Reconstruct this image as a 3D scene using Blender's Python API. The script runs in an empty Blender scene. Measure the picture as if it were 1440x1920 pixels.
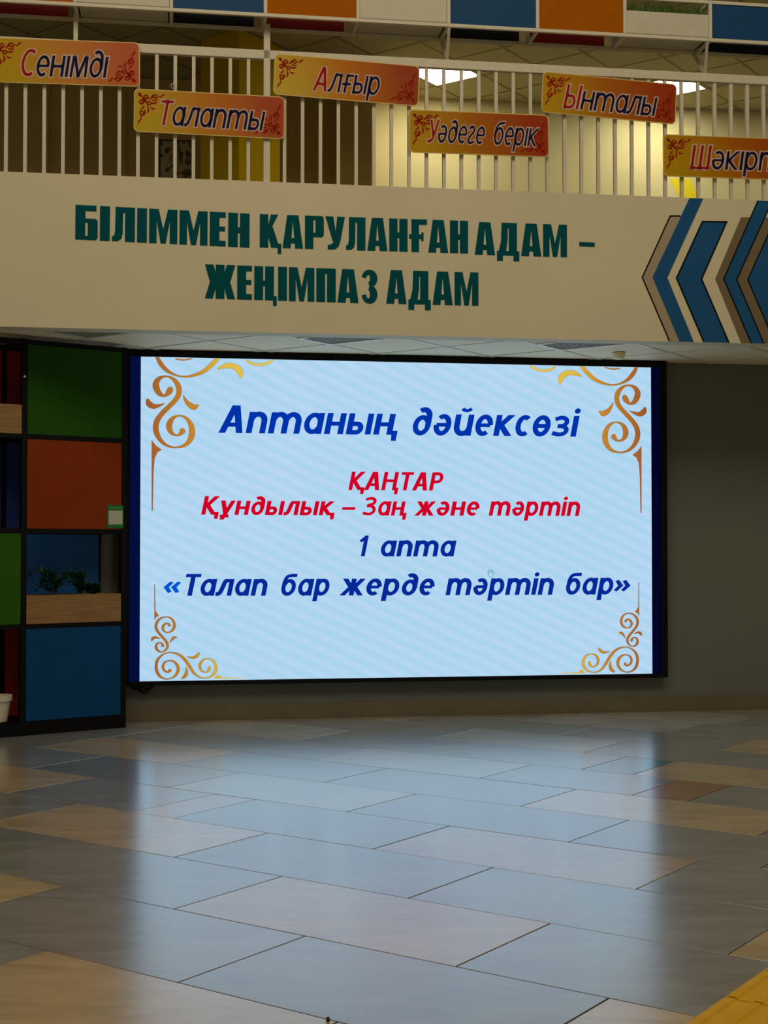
import bpy, math, random
from mathutils import Vector
from mathutils.geometry import tessellate_polygon
random.seed(7)
sc = bpy.context.scene
col = sc.collection

# ------------------------------------------------------------------ camera, world, lights, exposure
W_PX, H_PX, F_PX = 1440, 1920, 2630.0
CAM = Vector((0, 0, 1.28))
PITCH = math.atan(65 / F_PX)
cam = bpy.data.cameras.new('camera')
cam.sensor_fit = 'VERTICAL'; cam.sensor_height = 36; cam.lens = 36 * F_PX / H_PX
cam.clip_start = 0.05; cam.clip_end = 200
co = bpy.data.objects.new('camera', cam); col.objects.link(co)
co.location = CAM; co.rotation_euler = (math.pi / 2 + PITCH, 0, 0)
sc.camera = co

sc.view_settings.view_transform = 'Standard'; sc.view_settings.look = 'None'
sc.view_settings.gamma = 1; sc.view_settings.exposure = 0.0; sc.view_settings.use_curve_mapping = False

world = bpy.data.worlds.new('world'); sc.world = world; world.use_nodes = True
world.node_tree.nodes['Background'].inputs[0].default_value = (1.0, 0.85, 0.58, 1)
world.node_tree.nodes['Background'].inputs[1].default_value = 0.12

def area(name, loc, target, sx, sy, power, color):
    l = bpy.data.lights.new(name, 'AREA'); l.shape = 'RECTANGLE'; l.size = sx; l.size_y = sy
    l.energy = power; l.color = color
    o = bpy.data.objects.new(name, l); col.objects.link(o); o.location = loc
    o.rotation_euler = (Vector(target) - Vector(loc)).to_track_quat('-Z', 'Y').to_euler()
    return o
area('hall_skylight', (0.5, 3.0, 8.6), (0.5, 7.6, 2.6), 9, 3.5, 315, (1.0, 0.88, 0.66))

# ------------------------------------------------------------------ helpers
def lin(c):
    out = []
    for v in c:
        v /= 255
        out.append(v / 12.92 if v <= 0.04045 else ((v + 0.055) / 1.055) ** 2.4)
    return out
def mat(name, rgb, rough=0.6, var=0.0, scale=6, bump=0.0, emit=0, metal=0, spec=0.5, bscale=None, stretch=(1, 1, 1)):
    m = bpy.data.materials.new(name); m.use_nodes = True
    nt = m.node_tree; b = nt.nodes['Principled BSDF']
    c = lin(rgb)
    b.inputs['Base Color'].default_value = (*c, 1)
    b.inputs['Roughness'].default_value = rough; b.inputs['Metallic'].default_value = metal
    b.inputs['Specular IOR Level'].default_value = spec
    if emit:
        b.inputs['Base Color'].default_value = (0, 0, 0, 1); b.inputs['Specular IOR Level'].default_value = 0.0
        b.inputs['Emission Color'].default_value = (*c, 1); b.inputs['Emission Strength'].default_value = emit
    if var or bump:
        tc = nt.nodes.new('ShaderNodeTexCoord'); mp = nt.nodes.new('ShaderNodeMapping')
        mp.inputs['Scale'].default_value = stretch
        nt.links.new(tc.outputs['Object'], mp.inputs[0])
        n = nt.nodes.new('ShaderNodeTexNoise'); n.inputs['Scale'].default_value = scale; n.inputs['Detail'].default_value = 6
        nt.links.new(mp.outputs[0], n.inputs['Vector'])
        if var:
            r = nt.nodes.new('ShaderNodeValToRGB')
            r.color_ramp.elements[0].position = 0.3; r.color_ramp.elements[1].position = 0.7
            r.color_ramp.elements[0].color = (*[v * (1 - var) for v in c], 1)
            r.color_ramp.elements[1].color = (*[min(1, v * (1 + var)) for v in c], 1)
            nt.links.new(n.outputs['Fac'], r.inputs[0]); nt.links.new(r.outputs[0], b.inputs['Base Color'])
        if bump:
            n2 = nt.nodes.new('ShaderNodeTexNoise'); n2.inputs['Scale'].default_value = bscale or scale * 4
            n2.inputs['Detail'].default_value = 5
            nt.links.new(mp.outputs[0], n2.inputs['Vector'])
            bp = nt.nodes.new('ShaderNodeBump'); bp.inputs['Strength'].default_value = bump; bp.inputs['Distance'].default_value = 0.01
            nt.links.new(n2.outputs['Fac'], bp.inputs['Height']); nt.links.new(bp.outputs[0], b.inputs['Normal'])
    return m

class MB:
    """collects faces in world coordinates and links them as one mesh object"""
    def __init__(s): s.v = []; s.f = []
    def poly(s, pts, tess=False):
        i = len(s.v); s.v += [Vector(p) for p in pts]
        if tess:
            for t in tessellate_polygon([[Vector(p) for p in pts]]): s.f.append(tuple(i + k for k in t))
        else: s.f.append(tuple(range(i, i + len(pts))))
    def prism(s, base, vec):
        """extrude a polygon ring along vec"""
        n = len(base); i = len(s.v); vec = Vector(vec)
        s.v += [Vector(p) for p in base] + [Vector(p) + vec for p in base]
        for k in range(n):
            s.f.append((i + k, i + (k + 1) % n, i + n + (k + 1) % n, i + n + k))
        s.f.append(tuple(i + k for k in reversed(range(n)))); s.f.append(tuple(i + n + k for k in range(n)))
    def obox(s, c, ax, ay, az):
        """box with centre c and half-axis vectors"""
        c, ax, ay, az = map(Vector, (c, ax, ay, az))
        s.prism([c - ax - ay - az, c + ax - ay - az, c + ax + ay - az, c - ax + ay - az], az * 2)
    def tube(s, pts, r, n=8, cap=True):
        pts = [Vector(p) for p in pts]; rings = []
        for k, p in enumerate(pts):
            d = (pts[min(k + 1, len(pts) - 1)] - pts[max(k - 1, 0)]).normalized()
            a = d.cross(Vector((0, 0, 1)))
            if a.length < .01: a = d.cross(Vector((1, 0, 0)))
            a.normalize(); b = d.cross(a)
            rr = r[k] if isinstance(r, (list, tuple)) else r
            i = len(s.v)
            s.v += [p + (a * math.cos(2 * math.pi * j / n) + b * math.sin(2 * math.pi * j / n)) * rr for j in range(n)]
            rings.append(i)
        for q in range(len(rings) - 1):
            for j in range(n):
                s.f.append((rings[q] + j, rings[q] + (j + 1) % n, rings[q + 1] + (j + 1) % n, rings[q + 1] + j))
        if cap:
            s.f.append(tuple(rings[0] + j for j in reversed(range(n)))); s.f.append(tuple(rings[-1] + j for j in range(n)))
    def build(s, name, m, parent=None, origin=None, smooth=False, bevel=0):
        if origin is None:
            if parent is not None and parent.type == 'EMPTY': origin = wloc(parent)
            elif parent is not None: origin = wloc(parent)
            else:
                xs = [p.x for p in s.v]; ys = [p.y for p in s.v]; zs = [p.z for p in s.v]
                origin = Vector(((min(xs) + max(xs)) / 2, (min(ys) + max(ys)) / 2, min(zs)))
        origin = Vector(origin)
        me = bpy.data.meshes.new(name)
        me.from_pydata([p - origin for p in s.v], [], s.f); me.update()
        if smooth:
            for p in me.polygons: p.use_smooth = True
        me.materials.append(m)
        o = bpy.data.objects.new(name, me); col.objects.link(o)
        o.parent = parent
        o.location = origin - (wloc(parent) if parent is not None else Vector())
        if bevel:
            b = o.modifiers.new('bevel', 'BEVEL'); b.width = bevel; b.segments = 2; b.limit_method = 'ANGLE'
        return o
def wloc(o):
    l = Vector(o.location)
    while o.parent is not None: o = o.parent; l = l + Vector(o.location)
    return l
def tag(o, label=None, cat=None, group=None, kind=None):
    if label: o['label'] = label
    if cat: o['category'] = cat
    if group: o['group'] = group
    if kind: o['kind'] = kind
    return o
def thing(name, loc, label, cat, group=None):
    o = bpy.data.objects.new(name, None); col.objects.link(o); o.location = loc; o.empty_display_size = .1
    return tag(o, label, cat, group)

def ray(px, py):
    x, z = (px - 720) / F_PX, (960 - py) / F_PX
    c, s = math.cos(PITCH), math.sin(PITCH)
    return Vector((x, c - z * s, s + z * c))
def hitz(px, py, z):
    d = ray(px, py); t = (z - CAM.z) / d.z
    return CAM + d * t
class Plane:
    """upright plane: u runs to the right along it, n points towards the hall"""
    def __init__(s, p, ang):
        s.p = Vector((p[0], p[1], 0)); s.d = Vector((math.cos(ang), math.sin(ang), 0)); s.n = Vector((s.d.y, -s.d.x, 0))
    def off(s, k):
        q = Plane(s.p + s.n * k, 0); q.d = s.d; q.n = s.n; return q
    def hit(s, px, py):
        d = ray(px, py); t = (s.p - CAM).dot(s.n) / d.dot(s.n); w = CAM + d * t
        return ((w - s.p).dot(s.d), w.z)
    def pt(s, u, z, o=0.0): return s.p + s.d * u + s.n * o + Vector((0, 0, z))

def clip(poly, p, n):
    """keep the part of a 2-D polygon where (x-p).n >= 0"""
    out = []
    for i in range(len(poly)):
        a, b = poly[i], poly[(i + 1) % len(poly)]
        da = (a[0] - p[0]) * n[0] + (a[1] - p[1]) * n[1]; db = (b[0] - p[0]) * n[0] + (b[1] - p[1]) * n[1]
        if da >= 0: out.append(a)
        if (da > 0) != (db > 0) and abs(da - db) > 1e-9:
            t = da / (da - db); out.append((a[0] + (b[0] - a[0]) * t, a[1] + (b[1] - a[1]) * t))
    return out
def parea(p): return abs(sum(p[i][0] * p[(i + 1) % len(p)][1] - p[(i + 1) % len(p)][0] * p[i][1] for i in range(len(p)))) / 2

# ------------------------------------------------------------------ main planes
a, b = hitz(241, 1352.6, 0), hitz(1440, 1329, 0)
WALL = Plane(((a + b) / 2), math.atan2(b.y - a.y, b.x - a.x))
CEIL = 2.72
a, b = hitz(100, 614.5, CEIL), hitz(1340, 642.5, CEIL)
BEAM = Plane(((a + b) / 2), math.atan2(b.y - a.y, b.x - a.x))
BTOP = BEAM.hit(720, 349)[1]
UPC = CAM.z + 5.03
UPF = 3.3
TH = math.radians(-35.3)                 # the building grid: tiles and ceilings lie along it
GU = (math.cos(TH), math.sin(TH)); GV = (-math.sin(TH), math.cos(TH))

# ------------------------------------------------------------------ materials
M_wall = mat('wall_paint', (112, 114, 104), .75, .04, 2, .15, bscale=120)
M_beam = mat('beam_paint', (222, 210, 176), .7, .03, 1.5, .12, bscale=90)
M_skirt = mat('skirting_stone', (112, 100, 78), .5, .08, 8, .1)
M_black = mat('black_frame', (5, 5, 6), .6, .1, 20, spec=.2)
M_ceil = mat('ceiling_panel', (252, 236, 196), .6, .03, 30, .2, bscale=200)
M_tbar = mat('ceiling_bar', (225, 222, 205), .3, .03, 10)
M_white = mat('white_metal', (215, 205, 180), .5, .05, 30, .15, bscale=160)
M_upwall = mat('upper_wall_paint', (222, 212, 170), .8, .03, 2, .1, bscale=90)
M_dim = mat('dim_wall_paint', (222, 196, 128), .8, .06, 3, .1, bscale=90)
M_yel = mat('yellow_paint', (214, 178, 0), .8, .04, 3, .1, spec=.08)
M_yelwall = mat('bright_yellow_paint', (245, 225, 20), .6, .03, 5)
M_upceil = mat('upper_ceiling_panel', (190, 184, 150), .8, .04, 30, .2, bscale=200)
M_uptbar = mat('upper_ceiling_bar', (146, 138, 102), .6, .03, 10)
M_grout = mat('floor_grout', (50, 46, 40), .9, .1, 20)

def tile_mat(name, rgb, rough=.235):
    m = bpy.data.materials.new(name); m.use_nodes = True; nt = m.node_tree; b = nt.nodes['Principled BSDF']
    c = lin(rgb)
    tc = nt.nodes.new('ShaderNodeTexCoord')
    mp = nt.nodes.new('ShaderNodeMapping'); mp.inputs['Rotation'].default_value = (0, 0, -TH + .2); mp.inputs['Scale'].default_value = (1, 2.6, 1)
    nt.links.new(tc.outputs['Object'], mp.inputs[0])
    n = nt.nodes.new('ShaderNodeTexNoise'); n.inputs['Scale'].default_value = 2.6; n.inputs['Detail'].default_value = 9; n.inputs['Roughness'].default_value = .62; n.inputs['Distortion'].default_value = .8
    nt.links.new(mp.outputs[0], n.inputs['Vector'])
    r = nt.nodes.new('ShaderNodeValToRGB'); r.color_ramp.elements[0].position = .32; r.color_ramp.elements[1].position = .72
    r.color_ramp.elements[0].color = (*[v * .80 for v in c], 1); r.color_ramp.elements[1].color = (*[v * 1.22 for v in c], 1)
    nt.links.new(n.outputs['Fac'], r.inputs[0])
    # small chips and scuffs
    v = nt.nodes.new('ShaderNodeTexVoronoi'); v.inputs['Scale'].default_value = 2.3; v.feature = 'F1'
    nt.links.new(tc.outputs['Object'], v.inputs['Vector'])
    n3 = nt.nodes.new('ShaderNodeTexNoise'); n3.inputs['Scale'].default_value = 28; n3.inputs['Detail'].default_value = 4
    nt.links.new(mp.outputs[0], n3.inputs['Vector'])
    ml = nt.nodes.new('ShaderNodeMath'); ml.operation = 'MULTIPLY_ADD'; ml.inputs[1].default_value = -.16; nt.links.new(n3.outputs['Fac'], ml.inputs[0]); nt.links.new(v.outputs['Distance'], ml.inputs[2])
    r2 = nt.nodes.new('ShaderNodeValToRGB'); r2.color_ramp.elements[0].position = 0.0; r2.color_ramp.elements[1].position = .035
    r2.color_ramp.elements[0].color = (.9, .9, .9, 1); r2.color_ramp.elements[1].color = (0, 0, 0, 1)
    nt.links.new(ml.outputs[0], r2.inputs[0])
    mx = nt.nodes.new('ShaderNodeMix'); mx.data_type = 'RGBA'; mx.inputs[7].default_value = (*[min(1, x * 1.5) for x in c], 1)
    mu = nt.nodes.new('ShaderNodeMath'); mu.operation = 'MULTIPLY'; mu.inputs[1].default_value = .35
    nt.links.new(r2.outputs[0], mu.inputs[0]); nt.links.new(mu.outputs[0], mx.inputs[0])
    nt.links.new(r.outputs[0], mx.inputs[6]); nt.links.new(mx.outputs[2], b.inputs['Base Color'])
    rr = nt.nodes.new('ShaderNodeMapRange'); rr.inputs[3].default_value = rough - .03; rr.inputs[4].default_value = rough + .05
    nt.links.new(n.outputs['Fac'], rr.inputs[0]); nt.links.new(rr.outputs[0], b.inputs['Roughness'])
    bp = nt.nodes.new('ShaderNodeBump'); bp.inputs['Strength'].default_value = .035; bp.inputs['Distance'].default_value = .01
    n2 = nt.nodes.new('ShaderNodeTexNoise'); n2.inputs['Scale'].default_value = 9; n2.inputs['Detail'].default_value = 6
    nt.links.new(mp.outputs[0], n2.inputs['Vector'])
    nt.links.new(n2.outputs['Fac'], bp.inputs['Height']); nt.links.new(bp.outputs[0], b.inputs['Normal'])
    b.inputs['IOR'].default_value = 1.7
    b.inputs['Coat Weight'].default_value = 1; b.inputs['Coat IOR'].default_value = 1.6; b.inputs['Coat Roughness'].default_value = rough - .04
    return m
TM = {'g': tile_mat('tile_grey', (158, 156, 150)), 'd': tile_mat('tile_dark_grey', (146, 145, 140)),
      'b': tile_mat('tile_beige', (208, 182, 142)), 'l': tile_mat('tile_pale', (186, 182, 170)),
      'p': tile_mat('tile_pinkish', (192, 168, 142)), 't': tile_mat('tile_teal', (104, 142, 152)),
      'o': tile_mat('tile_terracotta', (176, 130, 88))}

# ------------------------------------------------------------------ floor: slab and tiles one by one
fl = MB(); wl0, wl1 = WALL.pt(-9, 0), WALL.pt(9, 0)
fl.prism([(-9, -3, -.15), (9, -3, -.15), (9, wl1.y + .1, -.15), (-9, wl0.y + .1, -.15)], (0, 0, .15 - .004))
floor = fl.build('floor', M_grout, origin=(0, 0, -.004)); tag(floor, kind='structure')
o2 = lambda p: (p.x * GU[0] + p.y * GU[1], p.x * GV[0] + p.y * GV[1])     # along a row, across the rows
P_L2 = o2(hitz(720, 1785, 0))[1]
P_L6 = o2(hitz(720, 1481, 0))[1]
PITCHV = (P_L6 - P_L2) / 4
rowv = lambda k: P_L2 + (k - 2) * PITCHV          # near edge of row k is line k
sat = lambda px, py: o2(hitz(px, py, 0))[0]
ROWS = {0: ([(82, 1784), (632, 1916)], 'gbg'),
        1: ([(0, 1692), (336, 1841), (970, 1972)], 'bggb'),
        2: ([(0, 1607), (327, 1704), (857, 1811)], 'dgpg'),
        3: ([(-60, 1549), (327, 1607), (774, 1681), (1360, 1792)], 'gbggb'),
        4: ([(0, 1489), (248, 1522), (325, 1534), (702, 1591), (1190, 1668)], 'bgpgpg'),
        5: ([(60, 1440), (310, 1477), (650, 1522), (1065, 1579), (1417, 1632)], 'gdlggg'),
        6: ([(65, 1402), (315, 1434), (610, 1466), (975, 1512), (1417, 1568)], 'gbggbg'),
        7: ([(187, 1385), (592, 1424), (900, 1459), (1185, 1491), (1285, 1504)], 'gglgog'),
        8: ([(315, 1365), (560, 1387), (845, 1416), (1085, 1444), (1180, 1454)], 'glggtb'),
        9: ([(540, 1361), (802, 1386), (1090, 1412)], 'gglg'),
        10: ([(520, 1338), (740, 1354), (1040, 1380), (1345, 1407)], 'glggb'),
        11: ([(750, 1333), (975, 1352), (1245, 1376)], 'gglg')}
def tile(poly, c, k):
    pl = poly
    pl = clip(pl, (WALL.p.x + WALL.n.x * .03, WALL.p.y + WALL.n.y * .03), (WALL.n.x, WALL.n.y))
    for q, n in (((-5.2, 0), (1, 0)), ((6.2, 0), (-1, 0)), ((0, .6), (0, 1))):
        if len(pl) > 2: pl = clip(pl, q, n)
    if len(pl) < 3 or parea(pl) < .004: return
    m = MB(); z1 = .0 + random.uniform(-.0004, .0004)
    cx = sum(p[0] for p in pl) / len(pl); cy = sum(p[1] for p in pl) / len(pl)
    i = 0; n = len(pl)
    lo = [Vector((p[0], p[1], -.004)) for p in pl]
    up = [Vector((p[0], p[1], z1 - .0012)) for p in pl]
    tp = []
    for p in pl:
        d = Vector((cx - p[0], cy - p[1])); d = d.normalized() * .0022; tp.append(Vector((p[0] + d.x, p[1] + d.y, z1)))
    m.v = lo + up + tp
    for r in (0, 1):
        for q in range(n): m.f.append((r * n + q, r * n + (q + 1) % n, (r + 1) * n + (q + 1) % n, (r + 1) * n + q))
    m.f.append(tuple(2 * n + q for q in range(n)))
    o = m.build('tile', TM[c], floor, origin=(cx, cy, 0)); o.data.materials.append(M_grout)
    for q in range(n): o.data.polygons[q].material_index = 1
G = .0022
def span(v0, v1, s0, s1, c, k):
    q = [(s0 + G, v0 + G), (s1 - G, v0 + G), (s1 - G, v1 - G), (s0 + G, v1 - G)]
    tile([(s * GU[0] + v * GV[0], s * GU[1] + v * GV[1]) for s, v in q], c, k)
vmin, vmax = rowv(-6), None
for k in range(-7, 20):
    v0, v1 = rowv(k), rowv(k + 1)
    if k in ROWS:
        js, cs = ROWS[k]; js = [sat(*j) for j in js]
    else:
        js = [-.37 + .41 * k % 1.2]; cs = random.choice(['gb', 'gg', 'lg', 'dg'])
    rnd = random.Random(k * 13 + 5)
    for i in range(len(js) - 1): span(v0, v1, js[i], js[i + 1], cs[i + 1], k)
    s = js[0]; c = cs[0]
    while s > -12:
        span(v0, v1, s - 1.195, s, c, k); s -= 1.195; c = rnd.choice('ggdbl')
    s = js[-1]; c = cs[len(js)] if len(cs) > len(js) else 'g'
    while s < 12:
        span(v0, v1, s, s + 1.195, c, k); s += 1.195; c = rnd.choice('ggdbl')

# ------------------------------------------------------------------ walls, skirting
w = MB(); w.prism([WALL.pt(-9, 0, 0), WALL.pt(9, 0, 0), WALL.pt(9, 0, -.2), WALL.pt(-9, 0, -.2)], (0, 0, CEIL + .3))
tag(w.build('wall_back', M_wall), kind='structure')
zb = WALL.off(.02).hit(1200, 1306)[1]
w = MB(); w.prism([WALL.pt(-9, -.0035, .02), WALL.pt(9, -.0035, .02), WALL.pt(9, -.0035, .0), WALL.pt(-9, -.0035, .0)], (0, 0, zb))
sk = w.build('baseboard_back', M_skirt); tag(sk, kind='structure')

# ------------------------------------------------------------------ suspended ceilings, panel by panel
def ceiling(name, z, base, skip, regions, mp, mbar, a0, a1, b0, b1, up=.02):
    """grid of 600 mm panels in bars; z is the face seen from below"""
    root = MB()
    bb = [(-40, -40), (40, -40), (40, 40), (-40, 40)]
    for p, n in regions: bb = clip(bb, p, n)
    root.prism([(x, y, z + up + .012) for x, y in bb], (0, 0, .12))
    rt = root.build(name, mp); tag(rt, kind='structure')
    bars = MB()
    def gp(a, b): return (base[0] + .6 * (a * GU[0] + b * GV[0]), base[1] + .6 * (a * GU[1] + b * GV[1]))
    for i in range(a0, a1):
        for j in range(b0, b1):
            if (i, j) in skip: continue
            e = .018
            q = [gp(i + e, j + e), gp(i + 1 - e, j + e), gp(i + 1 - e, j + 1 - e), gp(i + e, j + 1 - e)]
            for p, n in regions:
                if len(q) > 2: q = clip(q, p, n)
            if len(q) < 3 or parea(q) < .003: continue
            m = MB(); m.prism([(x, y, z + .004 + random.uniform(0, .0015)) for x, y in q], (0, 0, up + .006))
            m.build('panel', mp, rt, origin=(sum(x for x, y in q) / len(q), sum(y for x, y in q) / len(q), z))
    for i in range(a0, a1 + 1):
        e = .018
        q = [gp(i - e, b0), gp(i + e, b0), gp(i + e, b1), gp(i - e, b1)]
        for p, n in regions:
            if len(q) > 2: q = clip(q, p, n)
        if len(q) > 2 and parea(q) > 1e-4: bars.prism([(x, y, z) for x, y in q], (0, 0, .012))
    for j in range(b0, b1 + 1):
        e = .018
        q = [gp(a0, j - e), gp(a1, j - e), gp(a1, j + e), gp(a0, j + e)]
        for p, n in regions:
            if len(q) > 2: q = clip(q, p, n)
        if len(q) > 2 and parea(q) > 1e-4: bars.prism([(x, y, z + .0006) for x, y in q], (0, 0, .0114))
    bars.build('ceiling_bars', mbar, rt, origin=(0, WALL.p.y, z))
    return gp
BK = .16     # thickness of the balcony upstand
b2 = BEAM.pt(0, 0, -BK)
g0 = hitz(610, 645, CEIL); LBASE = (g0.x + .03, g0.y + .03)
VENTS = [(-2, -3), (0, -1), (2, 1)]
gpl = ceiling('ceiling', CEIL, LBASE, VENTS, [((b2.x, b2.y), (-BEAM.n.x, -BEAM.n.y)), ((WALL.p.x + WALL.n.x * .001, WALL.p.y + WALL.n.y * .001), (WALL.n.x, WALL.n.y)), ((-6.5, 0), (1, 0)), ((7, 0), (-1, 0))],
              M_ceil, M_tbar, -14, 14, -14, 14)
M_grille = mat('vent_grille', (150, 146, 122), .6); M_ventfr = mat('vent_frame', (235, 235, 225), .25)
for n, (i, j) in enumerate(VENTS):
    c0 = gpl(i + .5, j + .5)
    lab = ['square white ceiling vent above the coloured cube shelf at the left', 'square white ceiling vent above the middle left of the screen',
           'square white ceiling vent beside the smoke detector'][n]
    t = thing('ceiling_vent', (c0[0], c0[1], CEIL), lab, 'vent', 'ceiling vents under the balcony')
    nb = (-BEAM.n.x, -BEAM.n.y)
    def reg(a0, a1, c0_, c1_, z):
        pl = clip([gpl(i + a0, j + c0_), gpl(i + a1, j + c0_), gpl(i + a1, j + c1_), gpl(i + a0, j + c1_)], (b2.x, b2.y), nb)
        return [(x, y, z) for x, y in pl]
    U0, U1, V0, V1 = .02, .86, .36, .98; f_ = .045
    m = MB()
    for a0, a1, c0_, c1_ in ((U0, U1, V0, V0 + f_), (U0, U1, V1 - f_, V1), (U0, U0 + f_, V0 + f_, V1 - f_), (U1 - f_, U1, V0 + f_, V1 - f_)):
        g_ = reg(a0, a1, c0_, c1_, CEIL - .006)
        if len(g_) > 2: m.prism(g_, (0, 0, .02))
    if m.v: m.build('vent_frame', M_ventfr, t)
    g_ = reg(U0 + f_, U1 - f_, V0 + f_, V1 - f_, CEIL + .014); m = MB(); m.prism(g_, (0, 0, .003)); m.build('backing', mat('vent_dark', (60, 60, 50), .8), t)
    for k in range(12):
        a_ = U0 + f_ + .008 + k * .0615
        g_ = reg(a_, a_ + .042, V0 + f_, V1 - f_, CEIL)
        if len(g_) > 2: m = MB(); m.prism(g_, (0, 0, .008)); m.build('slat', M_grille, t)
    for a0, a1, c0_, c1_ in ((.018, .982, .018, V0), (U1, .982, V0, .982)):
        g_ = reg(a0, a1, c0_, c1_, CEIL + .004)
        if len(g_) > 2: m = MB(); m.prism(g_, (0, 0, .02)); m.build('surround_panel', M_ceil, t)
# smoke detector
p = hitz(1160, 662, CEIL); t = thing('smoke_detector', (p.x, p.y, CEIL), 'small white round smoke detector on the ceiling right of the vent', 'detector')
m = MB(); m.tube([(p.x, p.y, CEIL), (p.x, p.y, CEIL - .014)], [.052, .052], 24); m.build('mounting_ring', M_ceil, t)
m = MB(); m.tube([(p.x, p.y, CEIL - .014), (p.x, p.y, CEIL - .036), (p.x, p.y, CEIL - .046)], [.044, .042, .03], 24); m.build('sensor_head', M_ceil, t)

# ------------------------------------------------------------------ balcony upstand (the lettered wall)
w = MB(); w.prism([BEAM.pt(-9, 0, 0), BEAM.pt(9, 0, 0), BEAM.pt(9, 0, -BK), BEAM.pt(-9, 0, -BK)], (0, 0, BTOP - CEIL)); 
for v in w.v: v.z += CEIL
beam = w.build('wall_balcony', M_beam); tag(beam, kind='structure')
w = MB(); w.prism([(*BEAM.pt(-9, 0, -BK).xy, UPF), (*BEAM.pt(9, 0, -BK).xy, UPF), (*BEAM.pt(9, 0, -8).xy, UPF), (*BEAM.pt(-9, 0, -8).xy, UPF)], (0, 0, .03))
tag(w.build('floor_upper', mat('upper_floor', (120, 112, 96), .5, .05, 3)), kind='structure')
w = MB(); w.prism([(*BEAM.pt(-9, 0, -BK).xy, CEIL + .16), (*BEAM.pt(9, 0, -BK).xy, CEIL + .16), (*BEAM.pt(9, 0, -8).xy, CEIL + .16), (*BEAM.pt(-9, 0, -8).xy, CEIL + .16)], (0, 0, UPF - CEIL - .16))
tag(w.build('floor_slab', M_grout), kind='structure')

# ------------------------------------------------------------------ drawing helpers: ribbons, polygons on a plane
def catmull(pts, n=5):
    out = []
    for i in range(len(pts) - 1):
        p0, p1, p2, p3 = pts[max(i - 1, 0)], pts[i], pts[i + 1], pts[min(i + 2, len(pts) - 1)]
        for k in range(n):
            t = k / n
            out.append(tuple(.5 * (2 * b + (c - a) * t + (2 * a - 5 * b + 4 * c - d) * t * t + (3 * b - a - 3 * c + d) * t ** 3) for a, b, c, d in zip(p0, p1, p2, p3)))
    out.append(tuple(pts[-1])); return out
def ribbon(pts, closed=False, round_ends=False):
    """pts of (x, y, width) -> list of quads (2-D)"""
    P = [pts[0]]
    for p in pts[1:]:
        if abs(p[0] - P[-1][0]) + abs(p[1] - P[-1][1]) > 1e-6: P.append(p)
    n = len(P); L = []; R = []
    for i in range(n):
        if closed: a, c = P[i - 1], P[(i + 1) % n]
        else: a, c = P[max(i - 1, 0)], P[min(i + 1, n - 1)]
        b = P[i]
        d1 = Vector((b[0] - a[0], b[1] - a[1])); d2 = Vector((c[0] - b[0], c[1] - b[1]))
        if d1.length < 1e-7: d1 = d2
        if d2.length < 1e-7: d2 = d1
        d1.normalize(); d2.normalize()
        t = d1 + d2
        if t.length < 1e-3: t = d1.copy()
        t.normalize(); nn = Vector((-t.y, t.x)); k = max(.55, t.dot(d1))
        h = b[2] / 2 / k
        L.append((b[0] + nn.x * h, b[1] + nn.y * h)); R.append((b[0] - nn.x * h, b[1] - nn.y * h))
    out = []
    for i in range(n if closed else n - 1):
        j = (i + 1) % n; out.append([L[i], R[i], R[j], L[j]])
    if round_ends:
        for e, s in ((P[0], 1), (P[-1], 1)):
            out.append([(e[0] + e[2] / 2 * math.cos(2 * math.pi * k / 14), e[1] + e[2] / 2 * math.sin(2 * math.pi * k / 14)) for k in range(14)])
    return out
def arc(cx, cy, rx, ry, a0, a1, n=14):
    return [(cx + rx * math.cos(math.radians(a0 + (a1 - a0) * k / n)), cy + ry * math.sin(math.radians(a0 + (a1 - a0) * k / n))) for k in range(n + 1)]

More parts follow.
